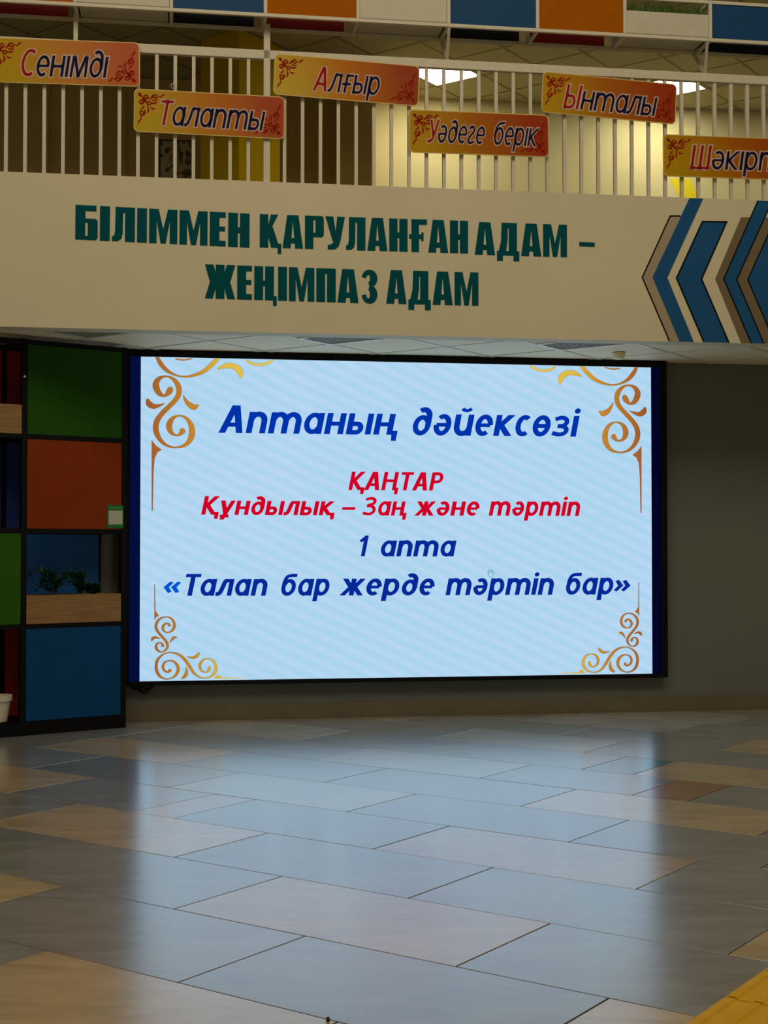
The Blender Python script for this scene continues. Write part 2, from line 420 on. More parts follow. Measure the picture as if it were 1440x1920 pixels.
# ------------------------------------------------------------------ slanted sans letters, drawn as strokes
def glyph(ch, w, X):
    """returns (strokes, polygons, width). cap height 1, x-height X, stroke w"""
    h = w / 2; g = w * .82; S = []; Pg = []       # g: thickness of thin parts
    hy = g / 2
    def st(pts, closed=False, ww=None): S.append(([(x, y, ww or w) for x, y in pts], closed))
    def vstem(x, y0, y1): Pg.append([(x - h, y0), (x + h, y0), (x + h, y1), (x - h, y1)])
    def bar(x0, x1, y): Pg.append([(x0, y - hy), (x1, y - hy), (x1, y + hy), (x0, y + hy)])
    def diag(x0, y0, x1, y1, wh): Pg.append([(x0 - wh / 2, y0), (x0 + wh / 2, y0), (x1 + wh / 2, y1), (x1 - wh / 2, y1)])
    def ell(x0, x1, y0, y1): st(arc((x0 + x1) / 2, (y0 + y1) / 2, (x1 - x0) / 2 - h, (y1 - y0) / 2 - hy, 0, 360, 24)[:-1], True, (w + g) / 2)
    def arch(x0, x1, y, r):
        cx = (x0 + x1) / 2; st(arc(cx, y - hy - r, (x1 - x0) / 2, r, 170, 0, 12) + [(x1, 0)], ww=w)
    def bowl(x0, x1, y0, y1):
        r = (y1 - y0) / 2 - hy; cx = x1 - h - r * .8
        st([(x0, y1 - hy)] + arc(cx, (y0 + y1) / 2, r * .8, r, 90, -90, 12) + [(x0, y0 + hy)], ww=(w + g) / 2)
    def desc(x): Pg.append([(x - h, g), (x + h * 1.1, g), (x + h * 1.1, -.22), (x - h * .6, -.22)])
    r = X * .34
    if ch == 'п': vstem(h, 0, X); arch(h, .60 - h, X, r); return S, Pg, .60
    if ch == 'т':
        vstem(h, 0, X); arch(h, .49, X, r); arch(.49, .98 - h, X, r); return S, Pg, .98
    if ch == 'а': ell(0, .60, 0, X); vstem(.60 - h, 0, X); return S, Pg, .60
    if ch == 'н' or ch == 'ң':
        vstem(h, 0, X); vstem(.60 - h, 0, X); bar(h, .6 - h, X * .5)
        if ch == 'ң': desc(.60 + h * .6); return S, Pg, .66
        return S, Pg, .60
    if ch == 'ь' or ch == 'ы':
        vstem(h, 0, X); bowl(h, .53, 0, X * .6)
        if ch == 'ы': vstem(.60 + h, 0, X); return S, Pg, .60 + w
        return S, Pg, .53
    if ch == 'д':
        ell(0, .58, 0, X * .94); st([(.58 - h, X * .42), (.58 - h, .66)] + arc(.30, .68, .28 - h, .32 - hy, 5, 128, 12)); return S, Pg, .58
    if ch == 'е':
        c = arc(.29, X / 2, .29 - h, X / 2 - hy, 0, 308, 22); st([(h, X / 2)] + [(.58 - h, X / 2)] , ww=g * .9); st(c, ww=(w + g) / 2); return S, Pg, .56
    if ch == 'ә':
        c = arc(.29, X / 2, .29 - h, X / 2 - hy, 180, 488, 22); st([(h, X / 2), (.58 - h, X / 2)], ww=g * .9); st(c, ww=(w + g) / 2); return S, Pg, .58
    if ch in 'ий':
        vstem(.60 - h, 0, X); cx = .30; st([(h, X)] + arc(cx, hy + r, .30 - h, r, 180, 350, 12))
        if ch == 'й': st(arc(.33, X + .26, .15, .12, 200, 340, 8), ww=g * .8)
        return S, Pg, .60
    if ch in 'кқ':
        vstem(h, 0, X); diag(w * .95, X * .5, .58 - h * .9, X, w * 1.25); diag(.57 - h * .9, 0, w * 1.0, X * .52, w * 1.25)
        if ch == 'қ': desc(.60); return S, Pg, .66
        return S, Pg, .58
    if ch == 'с': st(arc(.28, X / 2, .28 - h, X / 2 - hy, 52, 308, 20), ww=(w + g) / 2); return S, Pg, .48
    if ch == 'ө': ell(0, .60, 0, X); bar(h, .6 - h, X / 2); return S, Pg, .60
    if ch == 'з':
        q = X / 4 + hy / 2
        st([(.03, X - hy * 1.9)] + arc(.24, X - q, .28 - h, q - hy, 112, -90, 14) + [(.14, X / 2)], ww=g); st([(.14, X / 2)] + arc(.24, q, .31 - h, q - hy, 90, -108, 14) + [(0, hy * 1.7)], ww=g); return S, Pg, .54
    if ch in 'іı':
        vstem(h, 0, X)
        if ch == 'і': Pg.append([(h + h * 1.1 * math.cos(k * math.pi / 6), X + w * .95 + h * 1.1 * math.sin(k * math.pi / 6)) for k in range(12)])
        return S, Pg, w
    if ch == 'ж':
        c = .42; vstem(c, 0, X)
        for s in (1, -1):
            diag(c + s * (.42 - h), X, c + s * h * .8, X * .5, w * 1.1); diag(c + s * (.42 - h * .9), 0, c + s * h * .8, X * .5, w * 1.1)
        return S, Pg, .84
    if ch == 'р': vstem(h, -.26, X); ell(0, .60, 0, X); return S, Pg, .60
    if ch == 'б':
        ell(0, .60, 0, X * .98); st(catmull([(h, X * .5), (h * 1.05, X * .85), (.17, .86), (.32, .92), (.56, 1 - hy)], 4), ww=g); return S, Pg, .60
    if ch == 'л':
        vstem(.60 - h, 0, X); bar(.28, .60, X - hy); st(catmull([(-.04, hy), (.05, hy + .01), (.13, .15), (.20, .42), (.25, X - hy * 1.6), (.32, X - hy)], 5)); return S, Pg, .60
    if ch in 'уұ':
        diag(.17, -.26, .64 - h, X, w * 1.1); diag(.31, 0, h, X, w * 1.1)
        if ch == 'ұ': bar(.06, .46, -.07)
        return S, Pg, .62
    if ch == 'г':
        st(catmull([(.04, X - .14), (.13, X - hy), (.30, X - hy), (.43 - h, X * .74), (.22, X * .5), (h, X * .26), (.14, hy), (.3, hy), (.45, .10)], 5), ww=(w + g) / 2); return S, Pg, .46
    if ch == 'ғ': vstem(.12 + h, 0, X); bar(.12, .52, X - hy); bar(-.02, .44, X * .48); return S, Pg, .50
    if ch == 'м':
        Pg.append([(0, 0), (w * .9, 0), (w * 1.1, X), (.02, X)]); Pg.append([(.76 - w * .9, 0), (.76, 0), (.74, X), (.76 - w * 1.1, X)])
        diag(.38, 0, .1 + h * .6, X, w); diag(.38, 0, .66 - h * .6, X, w); return S, Pg, .76
    # capitals and signs
    if ch == 'А': diag(h, 0, .36, 1, w * 1.12); diag(.72 - h, 0, .40, 1, w * 1.12); bar(.14, .6, .30); return S, Pg, .74
    if ch in 'КҚ':
        vstem(h, 0, 1); diag(w * .95, .48, .64 - h * .9, 1, w * 1.25); diag(.64 - h * .9, 0, w, .54, w * 1.25)
        if ch == 'Қ': desc(.66)
        return S, Pg, .68
    if ch in 'НҢ':
        vstem(h, 0, 1); vstem(.70 - h, 0, 1); bar(h, .7 - h, .52)
        if ch == 'Ң': desc(.72)
        return S, Pg, .76
    if ch == 'Т': vstem(.30, 0, 1); bar(0, .60, 1 - hy); return S, Pg, .58
    if ch == 'Р': vstem(h, 0, 1); bowl(h, .60, .40, 1); return S, Pg, .60
    if ch == 'З':
        st([(.04, 1 - hy * 2)] + arc(.28, .755, .30 - h, .245 - hy, 110, -90, 14) + [(.14, .51 + hy * .0)], ww=g); st([(.14, .51)] + arc(.28, .255 + hy / 2, .34 - h, .255 - hy / 2, 90, -106, 14) + [(0, hy * 1.8)], ww=g); return S, Pg, .62
    if ch == 'С': st(arc(.36, .5, .36 - h, .5 - hy, 55, 305, 22), ww=(w + g) / 2); return S, Pg, .60
    if ch == 'Ы': vstem(h, 0, 1); bowl(h, .56, 0, .58); vstem(.64 + h, 0, 1); return S, Pg, .66 + w
    if ch == 'У': diag(h * .9, 1, .34, .30, w * 1.1); st([(.62 - h, 1), (.37, .28), (.30, .12), (.2, hy * 1.2), (.02, hy)]); return S, Pg, .56
    if ch == 'Ш': vstem(h, 0, 1); vstem(.43, 0, 1); vstem(.86 - h, 0, 1); bar(0, .86, hy); return S, Pg, .86
    if ch == '1': vstem(.30, 0, 1); Pg.append([(0, .76), (.12, .66), (.38, .88), (.38, 1), (.26, 1)]); return S, Pg, .40
    if ch in '«»':
        for x in (0, .26):
            pts = [(x, .39), (x + .2, .66), (x + .32, .60), (x + .19, .39), (x + .32, .18), (x + .2, .12)]
            if ch == '»': pts = [(.58 - a_, b_) for a_, b_ in pts]
            S.append((pts, 'poly'))
        return S, Pg, .58
    if ch == '–': bar(0, .5, .36); return S, Pg, .5
    return S, Pg, .3
def lay(word, w, X, gap=.10):
    x = 0; out = []
    for ch in word:
        S, Pg, wd = glyph(ch, w, X); out.append((ch, S, Pg, x)); x += wd + gap
    return out, x - gap
def draw_word(mb, plane, word, pl, pr, cap_px, w, X, off, skew=.2, grow=0.0, only=None, gap=.10):
    """word from photo point pl to pr along its base line on the plane"""
    a = Vector(plane.hit(*pl)); b = Vector(plane.hit(*pr)); cap = abs(plane.hit(pl[0], pl[1] - cap_px)[1] - a.y)
    L = (b - a).length; e1 = (b - a).normalized(); e2 = Vector((-e1.y, e1.x))
    items, nat = lay(word, w, X, gap)
    k = (L - skew * X * cap) / nat
    def T(x, y): v = a + e1 * (x * k + skew * y * cap) + e2 * (y * cap); return plane.pt(v.x, v.y, off)
    kk = k / cap
    for n, (ch, S, Pg, x0) in enumerate(items):
        if only is not None and n not in only: continue
        for pts, closed in S:
            if closed == 'poly': mb.poly([T(p[0] + x0, p[1]) for p in pts], True); continue
            P = [((p[0] + x0), p[1], p[2] + grow) for p in pts]
            if grow and not closed:
                d = Vector((P[0][0] - P[1][0], P[0][1] - P[1][1])).normalized() * grow / 2; P[0] = (P[0][0] + d.x, P[0][1] + d.y, P[0][2])
                d = Vector((P[-1][0] - P[-2][0], P[-1][1] - P[-2][1])).normalized() * grow / 2; P[-1] = (P[-1][0] + d.x, P[-1][1] + d.y, P[-1][2])
            for q in ribbon(P, closed): mb.poly([T(*p) for p in q])
        for pg in Pg:
            if grow:
                ys = [p[1] for p in pg]; cy = (min(ys) + max(ys)) / 2
                q = []
                for (x, y) in pg:
                    same = [p[0] for p in pg if abs(p[1] - y) < 1e-6]; mx_ = sum(same) / len(same)
                    q.append((x + (grow / 2 if x > mx_ else -grow / 2) * 1.05, y + (grow / 2 if y > cy else -grow / 2)))
                pg = q
            mb.poly([T(x + x0, y) for x, y in pg], True)

# ------------------------------------------------------------------ painted inscription on the upstand: heavy condensed letters
def fat(ch):
    s = .285; t = .165; R = lambda x0, y0, x1, y1: [(x0, y0), (x1, y0), (x1, y1), (x0, y1)]
    Dst = lambda W, y0, y1: [(W - s, y0), (W - .07, y0), (W - .02, y0 + .03), (W, y0 + .09), (W, y1 - .09), (W - .02, y1 - .03), (W - .07, y1), (W - s, y1)]
    if ch == 'Б': return [R(0, 0, s, 1), R(s, 1 - t, .60, 1), R(s, 0, .4, .12), R(s, .50, .4, .62), Dst(.64, 0, .62)], .64
    if ch == 'І': return [R(0, 0, s, 1)], s
    if ch == 'Л': return [R(.375, 0, .66, 1), R(.2, 1 - t, .41, 1), [(.10, 1), (.32, 1), (.31, .24), (.27, .08), (.17, .01), (0, 0), (0, .14), (.06, .16), (.09, .28)]], .66
    if ch == 'М': return [[(0, 0), (.22, 0), (.22, .66), (.335, 0), (.485, 0), (.6, .66), (.6, 0), (.82, 0), (.82, 1), (.545, 1), (.41, .42), (.275, 1), (0, 1)]], .82
    if ch == 'Е': return [R(0, 0, s, 1), R(s, 0, .47, t), R(s, 1 - t, .47, 1), R(s, .44, .45, .58)], .48
    if ch == 'Н': return [R(0, 0, s, 1), R(.345, 0, .63, 1), R(s, .41, .36, .58)], .62
    if ch == 'Ң': return [R(0, 0, s, 1), R(.345, 0, .63, 1), R(s, .41, .36, .58), R(.62, 0, .72, .13), R(.60, -.16, .72, .06)], .70
    if ch == 'Қ': return [R(0, 0, s, 1), [(s, .44), (.30, .44), (.62, 1), (.37, 1), (s, .68)], [(s, .40), (.28, .34), (.38, 0), (.66, 0), (.44, .62), (.3, .60)], R(.62, 0, .72, .13), R(.60, -.18, .72, .06)], .70
    if ch == 'А': return [[(0, 0), (.27, 0), (.345, .82), (.345, 1), (.155, 1)], [(.42, 0), (.69, 0), (.535, 1), (.34, 1), (.345, .82)], R(.2, .15, .48, .31)], .69
    if ch == 'Р': return [R(0, 0, s, 1), R(s, 1 - .13, .4, 1), R(s, .36, .4, .49), Dst(.64, .36, 1)], .63
    if ch == 'У': return [[(0, 1), (.27, 1), (.37, .42), (.40, .27), (.24, .27)], [(.40, 1), (.66, 1), (.52, .3), (.45, .1), (.34, .01), (.2, 0), (.08, 0), (.08, .14), (.18, .15), (.25, .2), (.28, .3), (.335, .45)]], .64
    if ch == 'Ғ': return [R(.08, 0, .34, 1), R(.34, 1 - t, .62, 1), R(0, .40, .50, .54), R(.42, .34, .50, .6)], .60
    if ch == 'П': return [R(0, 0, s, 1), R(.345, 0, .63, 1), R(s, 1 - t, .36, 1)], .62
    if ch == 'Д': return [R(.40, .1, .68, 1), R(.28, 1 - t, .42, 1), [(.16, 1), (.37, 1), (.36, .45), (.31, .13), (.06, .13), (.14, .45)], R(0, 0, .76, .14), R(0, -.17, .2, .02), R(.56, -.17, .76, .02)], .76
    if ch == 'Ж':
        return [R(.34, 0, .62, 1), [(0, 1), (.27, 1), (.42, .52), (.30, .50), (.15, .52)], [(0, 0), (.25, 0), (.40, .50), (.30, .60), (.16, .50)],
                [(.69, 1), (.96, 1), (.81, .52), (.66, .50), (.54, .52)], [(.71, 0), (.96, 0), (.80, .50), (.66, .60), (.56, .50)]], .96
    if ch == 'З':
        q = []
        for cy, ry in ((.745, .255), (.27, .27)):
            pts = arc(.27, cy, .16, ry - .07, 175 if cy > .5 else 88, -88 if cy > .5 else -175, 12)
            q += ribbon([(x, y, .145 + .10 * max(0, (x - .27) / .16)) for x, y in pts])
        return q, .56
    if ch == '–': return [R(0, .30, .45, .43)], .45
    return [], .3
M_teal = mat('teal_wall_letter', (0, 82, 90), .8, .05, 8, spec=.08)
FATW = [('БІЛІММЕН', (141, 449), (467, 464.5), 65), ('ҚАРУЛАНҒАН', (487, 464), (877, 475.5), 62.5), ('АДАМ', (890, 477.5), (1063, 482.5), 61.5), ('–', (1086, 480.5), (1115, 481.5), 62),
        ('ЖЕҢІМПАЗ', (384, 559.5), (708, 569.5), 64), ('АДАМ', (724, 569.3), (897, 573.5), 63)]
for word, pl, pr, cp in FATW:
    a = Vector(BEAM.hit(*pl)); b = Vector(BEAM.hit(*pr)); cap = abs(BEAM.hit(pl[0], pl[1] - cp)[1] - a.y)
    e1 = (b - a).normalized(); e2 = Vector((-e1.y * .3, 1)).normalized()
    gl = [fat(c) for c in word]; gp_ = .062; nat = sum(g[1] for g in gl) + gp_ * (len(word) - 1); k = (b - a).length / nat; x = 0
    for polys, wd in gl:
        m = MB()
        for n_, pg in enumerate(polys):
            pts = [a + e1 * ((px_ + x) * k) + e2 * (py_ * cap) for px_, py_ in pg]
            m.poly([BEAM.pt(p.x, p.y, .0025 + n_ * .00004) for p in pts], True)
        m.build('letter', M_teal, beam); x += wd + gp_

# chevrons painted on the upstand
M_cb = mat('chevron_blue', (34, 90, 138), .8, .04, 4, spec=.12); M_ct = mat('chevron_taupe', (172, 155, 124), .65, .04, 4); M_cd = mat('chevron_brown', (122, 103, 72), .65, .04, 4)
M_ck = mat('chevron_black_line', (10, 10, 10), .8, spec=.1)
cv = lambda x, y: BEAM.hit(1100 + x / 4.235, 300 + y / 4.235)
YT = CEIL
def chev(pts, m, o, lab, name='painted_chevron'):
    mb = MB(); q = []
    for x, y in pts:
        u, z = cv(x, y)
        if y > 1430: z = CEIL + .002
        if y < 302: z = BTOP - .001
        q.append(BEAM.pt(u, z, o))
    mb.poly(q, True); ob = mb.build(name, m, beam); ob['label'] = lab
def cline(pts, wpx=11):
    mb = MB(); P = []
    for x, y in pts:
        u, z = cv(x, y)
        if y > 1430: z = CEIL + .002
        if y < 302: z = BTOP - .001
        P.append((u, z, wpx / 4.235 * .00365))
    for q in ribbon(P): mb.poly([BEAM.pt(u, max(CEIL, min(BTOP, z)), .0035) for u, z in q])
    mb.build('painted_line', M_ck, beam)
chev([(660, 443), (745, 443), (522, 932), (737, 1440), (655, 1440), (440, 932)], M_ct, .0016, 'pale taupe painted chevron')
chev([(815, 288), (925, 288), (640, 935), (850, 1442), (735, 1440), (522, 932)], M_cb, .0022, 'blue painted chevron')
chev([(918, 490), (1110, 492), (910, 945), (1128, 1442), (935, 1442), (715, 938)], M_cb, .0022, 'blue painted chevron with black outline')
chev([(1225, 455), (1300, 455), (1088, 945), (1305, 1443), (1225, 1443), (1020, 945)], M_cd, .0016, 'dark taupe painted chevron')
chev([(1358, 290), (1470, 290), (1190, 950), (1405, 1443), (1305, 1443), (1088, 945)], M_cb, .0022, 'narrow blue painted chevron')
chev([(1400, 458), (1500, 458), (1278, 950), (1495, 1443), (1405, 1443), (1190, 950)], M_cd, .0019, 'dark taupe painted chevron')
chev([(1500, 458), (1720, 458), (1500, 950), (1720, 1443), (1495, 1443), (1278, 950)], M_cb, .0024, 'wide blue painted chevron')
cline([(745, 445), (662, 445), (441, 932), (657, 1440)]); cline([(930, 1442), (713, 938), (918, 490), (1110, 492), (911, 945), (1128, 1442)], 13)
cline([(1358, 290), (1088, 945), (1305, 1443)]); cline([(1470, 290), (1190, 950), (1405, 1443)]); cline([(1500, 458), (1278, 950), (1495, 1443)])

# ------------------------------------------------------------------ railing along the upstand
RAIL = BEAM.off(-.04)
u0, u43 = RAIL.hit(11.2, 300)[0], RAIL.hit(1432, 360)[0]; RP = (u43 - u0) / 43
zr1 = (RAIL.hit(400, 92)[1] + RAIL.hit(1200, 134)[1]) / 2 + .006; zr0 = zr1 - .062
rail = thing('balcony_railing', RAIL.pt(0, BTOP, 0), 'white metal railing of thin upright bars on top of the lettered balcony wall', 'railing')
m = MB(); m.prism([RAIL.pt(-8, zr0, .022), RAIL.pt(8, zr0, .022), RAIL.pt(8, zr0, -.022), RAIL.pt(-8, zr0, -.022)], (0, 0, zr1 - zr0)); m.build('handrail', M_white, rail, bevel=.004)
bm0 = None
for k in range(-20, 66):
    if k % 30 == 14 or abs(u0 + k * RP) > 7.9: continue
    u = u0 + k * RP
    if bm0 is None:
        m = MB(); hw = .0115
        m.obox(RAIL.pt(u, (BTOP + zr0) / 2, 0), RAIL.d * hw, RAIL.n * hw, Vector((0, 0, (zr0 - BTOP) / 2)))
        bm0 = m.build('baluster', M_white, rail, origin=RAIL.pt(u, BTOP, 0))
    else:
        o = bm0.copy(); col.objects.link(o); o.location = RAIL.pt(u, BTOP, 0) - wloc(rail)
SHB = RAIL.off(.0)
zs0 = BEAM.off(.10).hit(1000, 60)[1]               # underside of the planter shelf
def post(u, z0, z1, hw=.014, name='post', par=None):
    m = MB(); m.obox(RAIL.pt(u, (z0 + z1) / 2, 0), RAIL.d * hw, RAIL.n * hw, Vector((0, 0, (z1 - z0) / 2))); return m.build(name, M_white, par or rail, bevel=.002)
post(RAIL.hit(500, 250)[0], BTOP, zs0, .022)
post(u0 + 44 * RP, BTOP, zr0)
# ------------------------------------------------------------------ planter shelf above the railing
FR = BEAM.off(.10); RR = BEAM.off(-.165)
shelf = thing('planter_shelf', RAIL.pt(0, zs0, 0), 'long white metal shelf of orange and blue panels and grass planters above the railing', 'shelf')
zt = FR.hit(1400, 9)[1]; HB = .0115
ue = [FR.hit(x, y)[0] for x, y in ((141, 8), (323.5, 17), (499.5, 33), (675.5, 42), (844, 52), (1009, 60), (1173.5, 71), (1331.5, 84))]
cw = (ue[-1] - ue[0]) / 7; ue = [ue[0] + cw * k for k in range(-4, 13)]
def fbar(p0, p1, hw=HB, name='frame_bar'):
    p0, p1 = Vector(p0), Vector(p1); d = (p1 - p0); c = (p0 + p1) / 2; d2 = d.normalized()
    a_ = Vector((0, 0, 1)) if abs(d2.z) < .9 else RAIL.d; b_ = d2.cross(a_).normalized(); a_ = b_.cross(d2).normalized()
    m = MB(); m.obox(c, d / 2, a_ * hw, b_ * hw); return m.build(name, M_white, shelf, bevel=.0015)
for P in (FR, RR):
    for z in (zs0 + HB, zt): fbar(P.pt(ue[0], z), P.pt(ue[-1], z))
    for u in ue: fbar(P.pt(u, zs0 + 2 * HB), P.pt(u, zt - HB))
for u in ue:
    for z in (zs0 + HB, zt): fbar(FR.pt(u, z, -HB), RR.pt(u, z, HB))
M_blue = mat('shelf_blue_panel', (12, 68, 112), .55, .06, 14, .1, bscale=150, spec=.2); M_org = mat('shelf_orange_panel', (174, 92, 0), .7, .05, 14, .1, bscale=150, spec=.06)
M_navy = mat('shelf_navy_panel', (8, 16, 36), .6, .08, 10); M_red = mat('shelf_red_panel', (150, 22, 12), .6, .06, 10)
M_plw = mat('planter_white', (205, 196, 172), .55, .04, 14); M_soil = mat('planter_soil', (52, 38, 24), .95, .3, 60, .6)
M_grass = mat('grass_blades', (66, 110, 18), .6, .5, 40)
def panel(P, ua, ub, za, zb_, m_, name, th=.006, lab=None):
    m = MB(); m.prism([P.pt(ua, za, th / 2), P.pt(ub, za, th / 2), P.pt(ub, za, -th / 2), P.pt(ua, za, -th / 2)], (0, 0, zb_ - za)); o = m.build(name, m_, shelf)
    if lab: o['label'] = lab
    return o
kinds = 'bopbobpbobopbobp'
seq = {3: 'o', 4: 'p', 5: 'b', 6: 'o', 7: 'p', 8: 'b', 9: 'o', 10: 'p', 11: 'b', 2: 'b', 12: 'o', 1: 'p', 0: 'o', 13: 'p', 14: 'b', 15: 'o'}
gr = random.Random(3)
for k in range(len(ue) - 1):
    ua, ub = ue[k] + HB + .002, ue[k + 1] - HB - .002; za, zb_ = zs0 + 2 * HB + .001, zt - HB - .001
    t_ = seq[k]
    if t_ == 'b':
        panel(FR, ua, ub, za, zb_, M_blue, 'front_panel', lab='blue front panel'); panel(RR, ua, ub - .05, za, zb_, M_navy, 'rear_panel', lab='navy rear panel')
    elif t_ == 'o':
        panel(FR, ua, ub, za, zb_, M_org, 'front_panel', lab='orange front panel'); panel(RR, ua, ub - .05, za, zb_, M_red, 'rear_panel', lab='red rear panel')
    else:
        hp = .162
        t = shelf
        m = MB(); zz = za + .002
        o_ = [FR.pt(ua, zz, .004), FR.pt(ub, zz, .004), RR.pt(ub, zz, .0), RR.pt(ua, zz, .0)]
        e = .008
        i_ = [FR.pt(ua + e, zz, -e), FR.pt(ub - e, zz, -e), RR.pt(ub - e, zz, e), RR.pt(ua + e, zz, e)]
        for q in range(4): m.prism([o_[q], o_[(q + 1) % 4], i_[(q + 1) % 4], i_[q]], (0, 0, hp))
        m.prism(o_, (0, 0, .006))
        px = m.build('planter_box', M_plw, shelf); px['label'] = 'white trough planter'
        m = MB(); m.prism([v + Vector((0, 0, .006)) for v in i_], (0, 0, hp - .02)); m.build('soil', M_soil, px)
        m = MB()
        for _ in range(1100):
            u = gr.uniform(ua + .012, ub - .012 - (.0 if gr.random() < .93 else .04)); d = gr.uniform(.012, .24); hgt = gr.uniform(.05, .125)
            b0 = FR.pt(u, zz + hp - .014, -d); lean = Vector((gr.uniform(-.02, .02), gr.uniform(-.02, .02), 0)); sd = Vector((math.cos(gr.random() * 3.14), math.sin(gr.random() * 3.14), 0)) * .002
            m.poly([b0 - sd, b0 + sd, b0 + sd * .7 + lean * .4 + Vector((0, 0, hgt * .6)), b0 + lean + Vector((0, 0, hgt)), b0 - sd * .7 + lean * .4 + Vector((0, 0, hgt * .6))])
        g_ = m.build('grass', M_grass, px); g_['kind'] = 'stuff'
post(RAIL.hit(142, 60)[0], zr1, zs0, .014, 'post', shelf)
for x, y in ((842, 60), (1326, 90)):
    u = FR.hit(x, y)[0]; ub = RAIL.hit(x - 4, y + 55)[0]
    fbar(RAIL.pt(ub, zr1 + .004), FR.pt(u, zs0, 0), .010, 'bracket'); fbar(RAIL.pt(ub, zr1 + .004), RR.pt(u, zs0, 0), .010, 'bracket')

# ------------------------------------------------------------------ upper storey behind the railing
a, b = hitz(850, 187, UPC), hitz(1380, 208, UPC)
UW = Plane((a + b) / 2, math.atan2(b.y - a.y, b.x - a.x))
cr = UW.hit(705, 300)[0]
w = MB(); w.prism([UW.pt(cr - .05, UPF, 0), UW.pt(10, UPF, 0), UW.pt(10, UPF, -.15), UW.pt(cr - .05, UPF, -.15)], (0, 0, UPC + .1 - UPF))
upw = w.build('wall_upper_back', M_upwall); tag(upw, kind='structure')
# dark return that steps forward left of the bright wall
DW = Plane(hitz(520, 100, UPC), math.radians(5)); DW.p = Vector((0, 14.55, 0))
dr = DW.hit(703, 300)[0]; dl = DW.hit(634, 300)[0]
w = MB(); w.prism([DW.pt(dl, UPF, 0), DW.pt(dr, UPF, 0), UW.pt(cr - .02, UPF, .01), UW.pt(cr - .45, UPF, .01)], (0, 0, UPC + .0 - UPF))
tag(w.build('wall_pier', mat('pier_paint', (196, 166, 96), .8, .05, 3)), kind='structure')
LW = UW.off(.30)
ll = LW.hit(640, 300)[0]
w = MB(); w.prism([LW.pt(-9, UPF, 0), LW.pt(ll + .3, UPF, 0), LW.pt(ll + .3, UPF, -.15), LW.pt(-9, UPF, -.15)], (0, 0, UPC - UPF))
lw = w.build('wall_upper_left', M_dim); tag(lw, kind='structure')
# door recess lines and picture on the dim wall
for x0, x1 in ((84, 92), (226, 236)):
    m = MB(); ua, ub = LW.hit(x0, 250)[0], LW.hit(x1, 250)[0]
    m.prism([LW.pt(ua, UPF, .03), LW.pt(ub, UPF, .03), LW.pt(ub, UPF, 0), LW.pt(ua, UPF, 0)], (0, 0, UPC - UPF - .002)); m.build('trim_strip', M_dim, lw)
# yellow column standing on the building grid
def hc(px, d): r_ = ray(px, 300); k = d / r_.y; return CAM + r_ * k
pf = hc(448, 13.5)
colm = MB(); A = Vector((pf.x, pf.y)); e1_ = Vector(GU) * -1; e2_ = Vector(GV)
s1 = .50; s2 = .62
cpts = [A, A + e2_ * s2, A + e2_ * s2 + e1_ * s1, A + e1_ * s1]
colm.prism([(p.x, p.y, UPF) for p in cpts], (0, 0, UPC - UPF - .001))
yc = colm.build('yellow_column', M_yel); tag(yc, 'square yellow column upstairs behind the railing and the second name board', 'column')
pa, pb = LW.hit(298, 262), LW.hit(362, 262); pz = LW.hit(320, 345)[1]
M_pic = mat('picture_print', (150, 138, 100), .8)
nt = M_pic.node_tree; bs = nt.nodes['Principled BSDF']
tc = nt.nodes.new('ShaderNodeTexCoord'); nz = nt.nodes.new('ShaderNodeTexNoise'); nz.inputs['Scale'].default_value = 14; nz.inputs['Detail'].default_value = 8
rp = nt.nodes.new('ShaderNodeValToRGB'); rp.color_ramp.elements[0].position = .44; rp.color_ramp.elements[1].position = .52
rp.color_ramp.elements[0].color = (.12, .10, .05, 1); rp.color_ramp.elements[1].color = (.62, .55, .36, 1)
nt.links.new(tc.outputs['Object'], nz.inputs['Vector']); nt.links.new(nz.outputs['Fac'], rp.inputs[0]); nt.links.new(rp.outputs[0], bs.inputs['Base Color'])
pc = thing('wall_picture', LW.pt((pa[0] + pb[0]) / 2, pz, .01), 'dim landscape picture on the dark upper wall left of the yellow column', 'picture')
m = MB(); m.prism([LW.pt(pa[0], pz, .02), LW.pt(pb[0], pz, .02), LW.pt(pb[0], pz, .0), LW.pt(pa[0], pz, .0)], (0, 0, pa[1] - pz)); m.build('frame', mat('picture_frame', (90, 76, 44), .6), pc)
m = MB(); m.poly([LW.pt(pa[0] + .02, pz + .02, .022), LW.pt(pb[0] - .02, pz + .02, .022), LW.pt(pb[0] - .02, pa[1] - .02, .022), LW.pt(pa[0] + .02, pa[1] - .02, .022)]); m.build('print', M_pic, pc)
# yellow painted patch on the bright wall
m = MB(); m.poly([UW.pt(*UW.hit(x, y), .003) for x, y in ((1255, 335), (1293, 335), (1306, 362), (1306, 385), (1283, 385))], True)
o = m.build('painted_patch', M_yelwall, upw); o['label'] = 'bright yellow painted shape'
